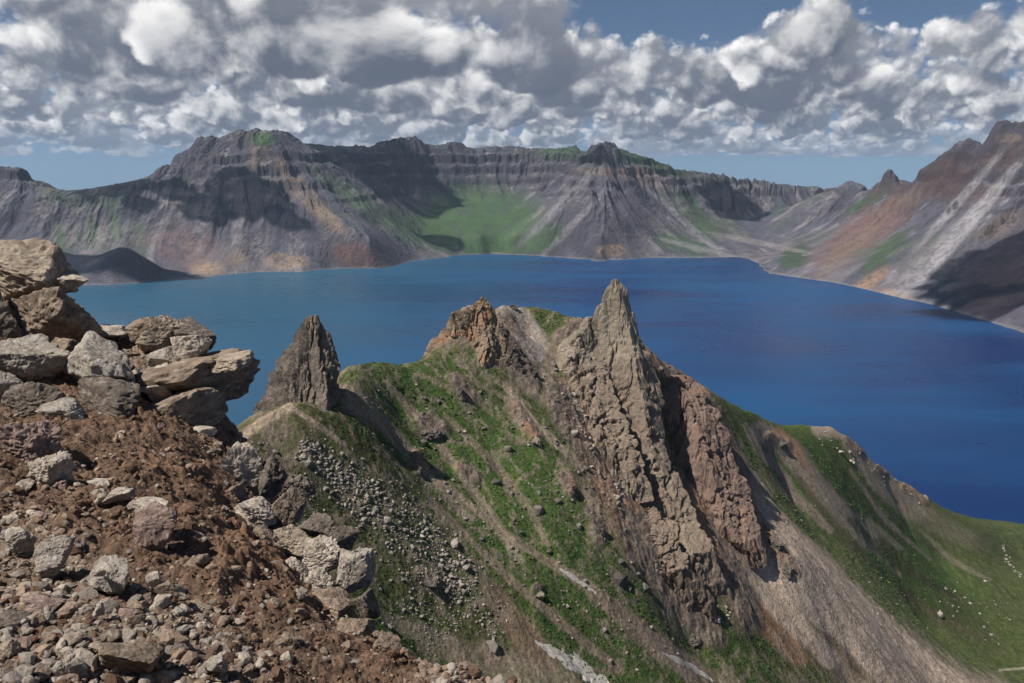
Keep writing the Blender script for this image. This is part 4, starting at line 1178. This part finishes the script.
B(200, 384, 104, 60, BROWN, 'large overhanging ledge rock pointing right over the lake', 6.25, .8, 8, (-14, 0), 11, .08, .78)
B(228, 362, 44, 16, TAN, 'flat tan cap stone on the tip of the overhanging ledge', 6.2, 1.0, 47, (-3, 0), 10, .06, .6)
B(176, 414, 84, 54, BROWN, 'brown mottled block supporting the overhanging ledge', 5.95, .8, 9, (-6, 0), 12, .10)
B(146, 330, 34, 26, BROWN, 'flat brown stone at the back left of the rock pile on the ledge', 6.95, .8, 10, (0, 0), 10, .06, .6)
B(162, 336, 40, 38, TAN, 'upright tan block at the top of the rock pile on the ledge', 6.75, .8, 11, (-16, 0), 11, .07)
B(196, 336, 38, 30, DARK, 'dark flat slab tilted to the right at the top of the rock pile', 6.85, .9, 12, (18, 0), 9, .05, .5)
B(192, 354, 34, 38, PALE, 'pale grey pointed stone with a sharp dark right face in the rock pile', 6.4, .7, 13, (10, 0), 9, .04)
B(165, 360, 28, 24, GREY, 'blue grey stone in the middle of the rock pile', 6.4, .8, 14)
B(204, 366, 17, 13, BROWN, 'small round brown stone beside the pale pointed stone', 6.2, .8, 15)
B(163, 376, 32, 22, PALE, 'pale yellowish stone in front of the blue grey stone', 6.15, .8, 16)
B(158, 393, 28, 22, PALE, 'whitish stone lowest in the rock pile on the ledge', 6.0, .8, 17, (0, 0), 10, .05, .6)
B(110, 332, 32, 11, PALE, 'flat white stone on the skyline left of the rock pile', 7.0, .8, 18, (0, 0), 10, .05, .55)
B(88, 336, 22, 18, DARK, 'small dark stone on the skyline beside the flat white stone', 7.0, .8, 19)
B(243, 466, 44, 54, PALE, 'white faced pointed boulder on the rim below the overhanging ledge', 5.45, .9, 20, (-12, 0), 10, .07)
B(270, 478, 36, 56, DARK, 'dark boulder pressed against the right side of the white faced boulder', 5.45, .8, 21, (20, 0), 12, .12)
B(198, 450, 50, 28, BROWN, 'brown block half buried below the overhanging ledge', 5.6, .8, 22, (0, 0), 12, .10)
B(202, 432, 24, 10, PALE, 'small white flat stone in the shade of the overhanging ledge', 5.75, .8, 23, (0, 0), 10, .05, .6)
B(256, 512, 46, 34, PALE, 'whitish crumbling layered stone on the rim below the white faced boulder', 4.75, .8, 24, (28, 0), 14, .16)
B(284, 508, 42, 46, BROWN, 'brown rounded boulder on the rim right of the crumbling layered stone', 4.85, .8, 25, (24, 0), 12, .09)
B(316, 530, 38, 34, DARK, 'dark boulder on the rim above the pale layered boulders', 4.6, .8, 26, (24, 0), 12, .10)
B(322, 556, 44, 42, PALE, 'pale layered boulder with thin stacked plates on the rim', 4.2, .8, 27, (-18, 0), 14, .17, freq=2.8)
B(322, 582, 32, 34, PALE, 'white crumbly stone in front of the stacked plate boulder', 3.95, .8, 28, (0, 0), 16, .20, freq=3)
B(354, 575, 46, 64, GREY, 'grey rounded boulder at the outer rim, dark on its right side', 4.0, .8, 29, (16, 0), 12, .10)
B(328, 606, 54, 34, BROWN, 'dark brown block at the foot of the white crumbly stone', 3.75, .8, 30, (10, 0), 12, .09)
B(268, 548, 36, 46, BROWN, 'brown earthy block left of the pale rim boulders', 4.2, .8, 31, (8, 0), 13, .12)
B(385, 648, 34, 34, BROWN, 'brown lump at the lowest corner of the rim with a black shadow', 3.2, .8, 32, (20, 0), 14, .12)
B(26, 442, 66, 48, REDD, 'reddish pitted boulder at the left edge in the middle of the slope', 4.3, .8, 33, (6, 0), 16, .17, freq=3)
B(52, 472, 42, 38, PALE, 'pale knobbly boulder in front of the reddish pitted boulder', 4.0, .8, 34, (0, 0), 18, .18, freq=3)
B(-4, 470, 30, 50, REDD, 'reddish smooth boulder cut by the left edge', 4.0, .8, 35)
B(54, 556, 42, 46, GREY, 'grey boulder with a pale crest and black shaded right side', 3.05, .8, 36, (-14, 0), 11, .09)
B(158, 528, 46, 56, REDD, 'brownish block with a pale sunlit top right corner on the brown cinders', 3.45, .7, 37, (16, 0), 10, .08)
B(152, 506, 36, 15, PALE, 'pale flat stone on top of the brownish block', 3.62, .8, 48, (10, 0), 11, .07, .6)
B(112, 580, 52, 44, GREY, 'grey slab sloping right with one white chip on it', 2.95, .9, 38, (18, 0), 10, .07, .6)
B(99, 573, 13, 10, PALE, 'white chip lying on the sloping grey slab', 2.86, .8, 39, (0, 0), 9, .05)
B(154, 580, 16, 16, PALE, 'small cream coloured stone beside the sloping grey slab', 2.95, .8, 40)
B(170, 590, 26, 22, BROWN, 'small brown stone right of the cream coloured stone', 2.95, .8, 41)
B(132, 654, 62, 46, BROWN, 'smooth brown boulder near the bottom edge', 2.42, .8, 42, (10, 0), 11, .06)
B(98, 610, 15, 18, PALE, 'pale upright pebble left above the smooth brown boulder', 2.68, .8, 43)
B(66, 670, 34, 28, GREY, 'dark bluish stone at the bottom edge left of the smooth brown boulder', 2.3, .8, 44)
B(8, 650, 28, 30, TAN, 'orange tan stone in the bottom left corner', 2.4, .8, 45)
B(8, 628, 50, 40, DARK, 'dark pitted stone above the orange stone in the bottom left corner', 2.58, .8, 49)
B(98, 483, 28, 9, PALE, 'long thin white stone below the knobbly boulder', 4.05, .8, 50, (8, 0), 9, .05)
B(98, 494, 20, 10, GREY, 'small grey stone just below the long thin white stone', 3.9, .8, 51)
B(118, 496, 30, 16, PALE, 'pale wedge stone right of the long thin white stone', 3.85, .8, 52, (-14, 0))
B(134, 506, 14, 15, PALE, 'little white cube like stone at the corner of the brownish block', 3.6, .8, 53, (0, 0), 7, .03)
B(238, 622, 12, 7, PALE, 'single white pebble alone on the brown cinders', 2.95, .8, 54)

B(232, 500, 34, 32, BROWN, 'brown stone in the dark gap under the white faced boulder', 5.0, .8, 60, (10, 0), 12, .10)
B(300, 486, 34, 30, DARK, 'dark stone on the rim skyline above the brown rounded boulder', 5.05, .8, 61, (22, 0), 11, .10)
B(296, 542, 46, 42, TAN, 'tan earthy boulder between the brown rounded boulder and the stacked plates', 4.4, .8, 62, (14, 0), 13, .12)
B(344, 540, 34, 36, DARK, 'black stone on the outer rim right of the stacked plate boulder', 4.35, .8, 63, (30, 0), 12, .11)
B(296, 574, 36, 38, PALE, 'pale broken stone left of the white crumbly stone', 4.05, .8, 64, (-8, 0), 14, .16)
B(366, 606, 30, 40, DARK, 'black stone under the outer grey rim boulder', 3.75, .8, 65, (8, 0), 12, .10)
B(356, 630, 44, 30, BROWN, 'wide brown stone on the lower rim above the corner lump', 3.5, .8, 66, (10, 0), 12, .12)
B(252, 574, 30, 28, REDD, 'reddish stone half sunk in cinders behind the pale rim boulders', 4.0, .8, 67, (6, 0), 12, .10)
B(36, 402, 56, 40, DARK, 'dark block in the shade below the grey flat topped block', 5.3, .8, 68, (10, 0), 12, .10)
B(66, 412, 40, 26, GREY, 'grey stone at the foot of the leaning slab on its left', 5.2, .8, 69, (20, 0), 11, .08)
B(200, 610, 34, 22, BROWN, 'brown lump of cinder in the middle of the lower slope', 3.0, .8, 70, (8, 0), 14, .16)
B(288, 642, 30, 20, BROWN, 'brown cinder lump near the bottom right of the slope', 2.95, .8, 71, (12, 0), 14, .16)
B(224, 556, 30, 24, BROWN, 'brown stone right of the brownish block on the cinders', 3.6, .8, 72, (8, 0), 13, .12)
B(40, 610, 44, 26, REDD, 'flat reddish stone left of the sloping grey slab', 2.7, .8, 73, (6, 0), 12, .08, .6)
B(20, 540, 34, 26, GREY, 'small grey stone left of the boulder with the pale crest', 3.2, .8, 74, (0, 0), 12, .09)
B(216, 664, 30, 20, GREY, 'grey stone near the bottom edge right of the smooth brown boulder', 2.5, .8, 75, (10, 0), 12, .09)

# pebbles: the larger ones one by one, then gravel
peb_shapes = [rock_shape(1200 + i, 3, 8, 0.07, 2.0, 34) for i in range(10)]
peb_me = []
for i, (p, f) in enumerate(peb_shapes):
    me = make_mesh('pebble', p, f, rock_tint(p, p, *[PALE, GREY, TAN, REDD, BROWN][i % 5], seed=i)); me.materials.append(MAT_BOULDER); peb_me.append(me)
r9 = np.random.default_rng(99)
spots = []
while len(spots) < 240:
    a, b = r9.uniform(0, 420), r9.uniform(340, 683)
    dens = 0.9 if (b > 590 and a < 230) or (a < 90 and b > 480) else (0.5 if 90 < a < 190 and b < 400 else 0.17)
    if r9.random() > dens: continue
    q = fg_hit(a, b)
    if q is None or q[1] > 7.4: continue
    spots.append((q, r9.lognormal(0, .35)))
for i, (q, z_) in enumerate(spots):
    sz = (0.014 + 0.0026 * q[1]) * z_
    o = link('pebble', peb_me[i % 10 if r9.random() < .8 else 4], None, 'small pebble lying among the gravel of the cinder slope', 'pebble', 'pebbles on the cinder slope')
    o.location = (q[0], q[1], fg_height(q[0], q[1]) + .08 * sz); o.rotation_euler = (r9.uniform(-.5, .5), r9.uniform(-.5, .5), r9.uniform(0, 6.28))
    o.scale = (sz * r9.uniform(.8, 1.3), sz * r9.uniform(.7, 1.1), sz * r9.uniform(.5, .85))
gsh = [rock_shape(1300 + i, 2, 7, 0.05, 2.0, 30) for i in range(7)]
vs, fs, cs, n = [], [], [], 0
N_G = 30000
gy_ = np.exp(r9.uniform(math.log(1.9), math.log(7.2), N_G)); gs = r9.uniform(-.85, .12, N_G); gx_ = gy_ * gs
hz_ = fg_height(gx_, gy_)
ppx, ppy = project(np.stack([gx_, gy_, hz_], -1))
fi = np.interp(gy_, fg_y, np.arange(len(fg_y))).astype(int); fj = np.clip(((gs - fg_s[0]) / (fg_s[1] - fg_s[0])).astype(int), 0, len(fg_s) - 1)
gv = gravel[fi, fj]
base5 = np.array([[.34, .29, .24], [.22, .185, .16], [.26, .19, .14], [.15, .09, .06], [.12, .07, .048]])
for i in range(N_G):
    if not (-40 < ppx[i] < 520 and 250 < ppy[i] < 720): continue
    g = gv[i]
    if r9.random() > 0.75 + 0.25 * g: continue
    p, f = gsh[r9.integers(7)]
    sz = (0.0042 + 0.0012 * gy_[i]) * r9.lognormal(-.25, .65) * (.8 + .5 * g)
    a = r9.uniform(0, 6.28); R = np.array([[math.cos(a), -math.sin(a), 0], [math.sin(a), math.cos(a), 0], [0, 0, 1]])
    vv = (p * np.array([1.1, r9.uniform(.7, 1), r9.uniform(.5, .9)]) * sz) @ R.T + np.array([gx_[i], gy_[i], hz_[i] + .1 * sz])
    ci = r9.choice(5, p=[.3, .25, .2, .15, .1] if g > .4 else [.06, .08, .16, .38, .32])
    vs.append(vv); fs.append(f + n); n += len(vv); cs.append(np.ones((len(vv), 3)) * base5[ci] * r9.uniform(.75, 1.2))
link('gravel', make_mesh('gravel', np.concatenate(vs), np.concatenate(fs), np.concatenate(cs)), MAT_BOULDER, 'fine gravel and cinders on the foreground slope', 'gravel', kind='stuff')
# ------------------------------------------------------------------ sun, sky and air
sun = bpy.data.lights.new('sun', 'SUN'); sun.energy = 5.0; sun.angle = math.radians(0.53); sun.color = (1.0, 0.95, 0.87)
so = bpy.data.objects.new('sun', sun); col.objects.link(so)
so.rotation_euler = Vector(sd).to_track_quat('Z', 'Y').to_euler()
so.location = (-500, 0, 1500)

world = bpy.data.worlds.new('World'); scene.world = world; world.use_nodes = True
world.cycles.sampling_method = 'MANUAL'; world.cycles.sample_map_resolution = 256
t = NT(world.node_tree)
d0 = t.vm('NORMALIZE', t.n('ShaderNodeTexCoord').outputs['Generated'])
sep = t.n('ShaderNodeSeparateXYZ', Vector=d0)
dx_, dy_, dz_ = sep.outputs
zc = t.m('ADD', t.m('MULTIPLY', t.m('MAXIMUM', dz_, 0.0), 0.9), 0.10)
dsky = t.n('ShaderNodeCombineXYZ', X=dx_, Y=dy_, Z=zc)
sky = t.n('ShaderNodeTexSky', {'sky_type': 'NISHITA', 'sun_disc': False, 'sun_elevation': SUN_EL, 'sun_rotation': SUN_AZ, 'altitude': 2600.0,
                               'air_density': 1.0, 'dust_density': 1.2, 'ozone_density': 1.5}, Vector=dsky.outputs[0])
SKY_K = 0.055
skyc = t.vm('SCALE', sky.outputs[0], scale=SKY_K)
# cumulus: rows of cloud at growing distance, each a slice through a 3-D density between a flat base and a ragged top
hl = t.m('SQRT', t.m('ADD', t.m('MULTIPLY', dx_, dx_), t.m('MULTIPLY', dy_, dy_)))
tanel = t.m('DIVIDE', dz_, t.m('MAXIMUM', hl, 0.05))
ux = t.m('DIVIDE', dx_, t.m('MAXIMUM', hl, 0.05)); uy = t.m('DIVIDE', dy_, t.m('MAXIMUM', hl, 0.05))
BASE, TOP = 0.55, 2.9     # km above the eye


def spot(az, el, ra, re):
    """Soft patch of sky around an azimuth / elevation (degrees)."""
    a0 = math.radians(az)
    cr = t.m('SUBTRACT', t.m('MULTIPLY', ux, math.cos(a0)), t.m('MULTIPLY', uy, math.sin(a0)))
    q1 = t.m('DIVIDE', cr, math.radians(ra)); q2 = t.m('DIVIDE', t.m('SUBTRACT', tanel, math.tan(math.radians(el))), math.radians(re))
    q = t.m('ADD', t.m('MULTIPLY', q1, q1), t.m('MULTIPLY', q2, q2))
    return t.m('EXPONENT', t.m('MULTIPLY', q, -1.0))


hole = t.m('ADD', t.m('MULTIPLY', spot(13.5, 10.2, 9.5, 1.7), 0.36), t.m('MULTIPLY', spot(-19, 11.4, 5, 1.2), 0.11))
hole = t.m('ADD', hole, t.m('MULTIPLY', spot(27, 10.6, 4, 1.6), 0.14))
hole = t.m('ADD', hole, t.maprange(tanel, 0.26, 0.55, 0.0, 0.4))     # open blue sky overhead
bias = t.m('SUBTRACT', hole, t.m('MULTIPLY', spot(19, 10.5, 2.2, 3.0), 0.28))
colr = skyc
dist = [70, 54, 42, 33, 26, 20.5, 16, 12.5, 9.8, 7.6, 5.9]
haze_c = (0.225, 0.275, 0.36)
for k, r in enumerate(dist):
    pz = t.m('MULTIPLY', tanel, r)
    pv = t.n('ShaderNodeCombineXYZ', X=t.m('MULTIPLY', ux, r), Y=t.m('MULTIPLY', uy, r), Z=t.m('MULTIPLY', pz, 1.15)).outputs[0]
    L = 0.62 * (1 if r < 20 else (r / 20.0) ** -0.85)
    off = (k * 3.7, k * -2.9, k * 0.31)
    pv = t.vm('ADD', pv, off)
    n0 = t.noise(pv, L, 9, 0.585, 0.2)
    sdir = tuple(float(x) for x in sd * np.array([0.55, 0.2, 0.75]) * (0.55 / max(L, .2)) * 0.30)
    n1_ = t.noise(t.vm('ADD', pv, sdir), L, 6, 0.56, 0.25)
    for q_ in (0, 1):
        vv_ = pv if q_ == 0 else t.vm('ADD', pv, sdir)
        vo = t.n('ShaderNodeTexVoronoi', {'feature': 'F1', 'voronoi_dimensions': '3D'}, Vector=vv_, Scale=L * 2.6)
        vo.inputs['Detail'].default_value = 1.0 if q_ == 0 else 0.0; vo.inputs['Roughness'].default_value = 0.5
        puff = t.m('MULTIPLY', t.m('SUBTRACT', 0.42, vo.outputs['Distance']), 0.21)
        if q_ == 0: n0 = t.m('ADD', n0, puff)
        else: n1_ = t.m('ADD', n1_, puff)
    # vertical profile: hard flat base, thinning top
    prof = t.m('MULTIPLY', t.maprange(pz, TOP, BASE + 0.6, 0.16, 0.0), 1.0)
    jit = t.m('MULTIPLY', t.m('SUBTRACT', n1_, 0.5), 0.9)
    under = t.maprange(t.m('ADD', pz, jit), BASE - 0.12, BASE + 0.22, 0.5, 0.0)
    thr = t.m('ADD', t.m('ADD', t.m('ADD', 0.365, prof), under), bias)
    dens = t.maprange(t.m('SUBTRACT', n0, thr), 0.0, 0.09)
    # lit side: density falling towards the sun, and height above base
    lit = t.maprange(t.m('SUBTRACT', n0, n1_), -0.09, 0.08)
    hgt = t.maprange(pz, BASE, TOP * 0.8, 0.0, 1.0)
    thick = t.maprange(t.m('SUBTRACT', n0, thr), 0.02, 0.26, 1.0, 0.5)
    b = t.m('MULTIPLY', t.m('ADD', t.m('MULTIPLY', lit, 0.75), t.m('MULTIPLY', hgt, 0.25)), thick)
    cc = t.mix(b, (0.080, 0.095, 0.132), (1.16, 1.13, 1.09))
    cc = t.mix(min(0.78, r / 75.0), cc, haze_c)
    colr = t.mix(t.m('MULTIPLY', dens, 0.97), colr, cc)
bg = t.n('ShaderNodeBackground', Color=colr, Strength=1.0)
t.n('ShaderNodeOutputWorld', Surface=bg.outputs[0])

# ------------------------------------------------------------------ air
hz = bpy.data.materials.new('haze'); hz.use_nodes = True
t = NT(hz.node_tree)
pv = t.n('ShaderNodeVolumePrincipled', Density=2.6e-5, Color=(0.55, 0.75, 1.0, 1.0), Anisotropy=0.2)
t.n('ShaderNodeOutputMaterial', Volume=pv.outputs[0])
hx, hy0, hy1, hz0, hz1 = 7200, -5200, 9200, -140, 760
v = np.array([(x, y, z) for x in (-hx, hx) for y in (hy0, hy1) for z in (hz0, hz1)], float)
f = np.array([(0, 1, 3, 2), (4, 6, 7, 5), (0, 4, 5, 1), (2, 3, 7, 6), (0, 2, 6, 4), (1, 5, 7, 3)])
link('haze', make_mesh('haze', v, f), hz, 'thin blue mountain air over the lake', 'haze', kind='stuff')

# ------------------------------------------------------------------ camera and render settings
cam = bpy.data.cameras.new('camera'); co = bpy.data.objects.new('camera', cam); col.objects.link(co)
cam.sensor_width = 36.0; cam.lens = FPX / W * 36.0
cam.clip_start = 0.05; cam.clip_end = 40000
co.location = EYE; co.rotation_euler = (math.pi / 2 - PITCH, 0, 0)
scene.camera = co
vs = scene.view_settings
vs.view_transform = 'Standard'; vs.look = 'None'; vs.exposure = 0.4; vs.gamma = 1.0; vs.use_curve_mapping = False
scene.render.engine = 'CYCLES'
cy_ = scene.cycles
cy_.max_bounces = 4; cy_.diffuse_bounces = 2; cy_.glossy_bounces = 2; cy_.transmission_bounces = 2; cy_.volume_bounces = 0
cy_.use_denoising = True
cy_.use_adaptive_sampling = True; cy_.adaptive_threshold = 0.02; cy_.adaptive_min_samples = 24
cy_.sample_clamp_indirect = 4.0
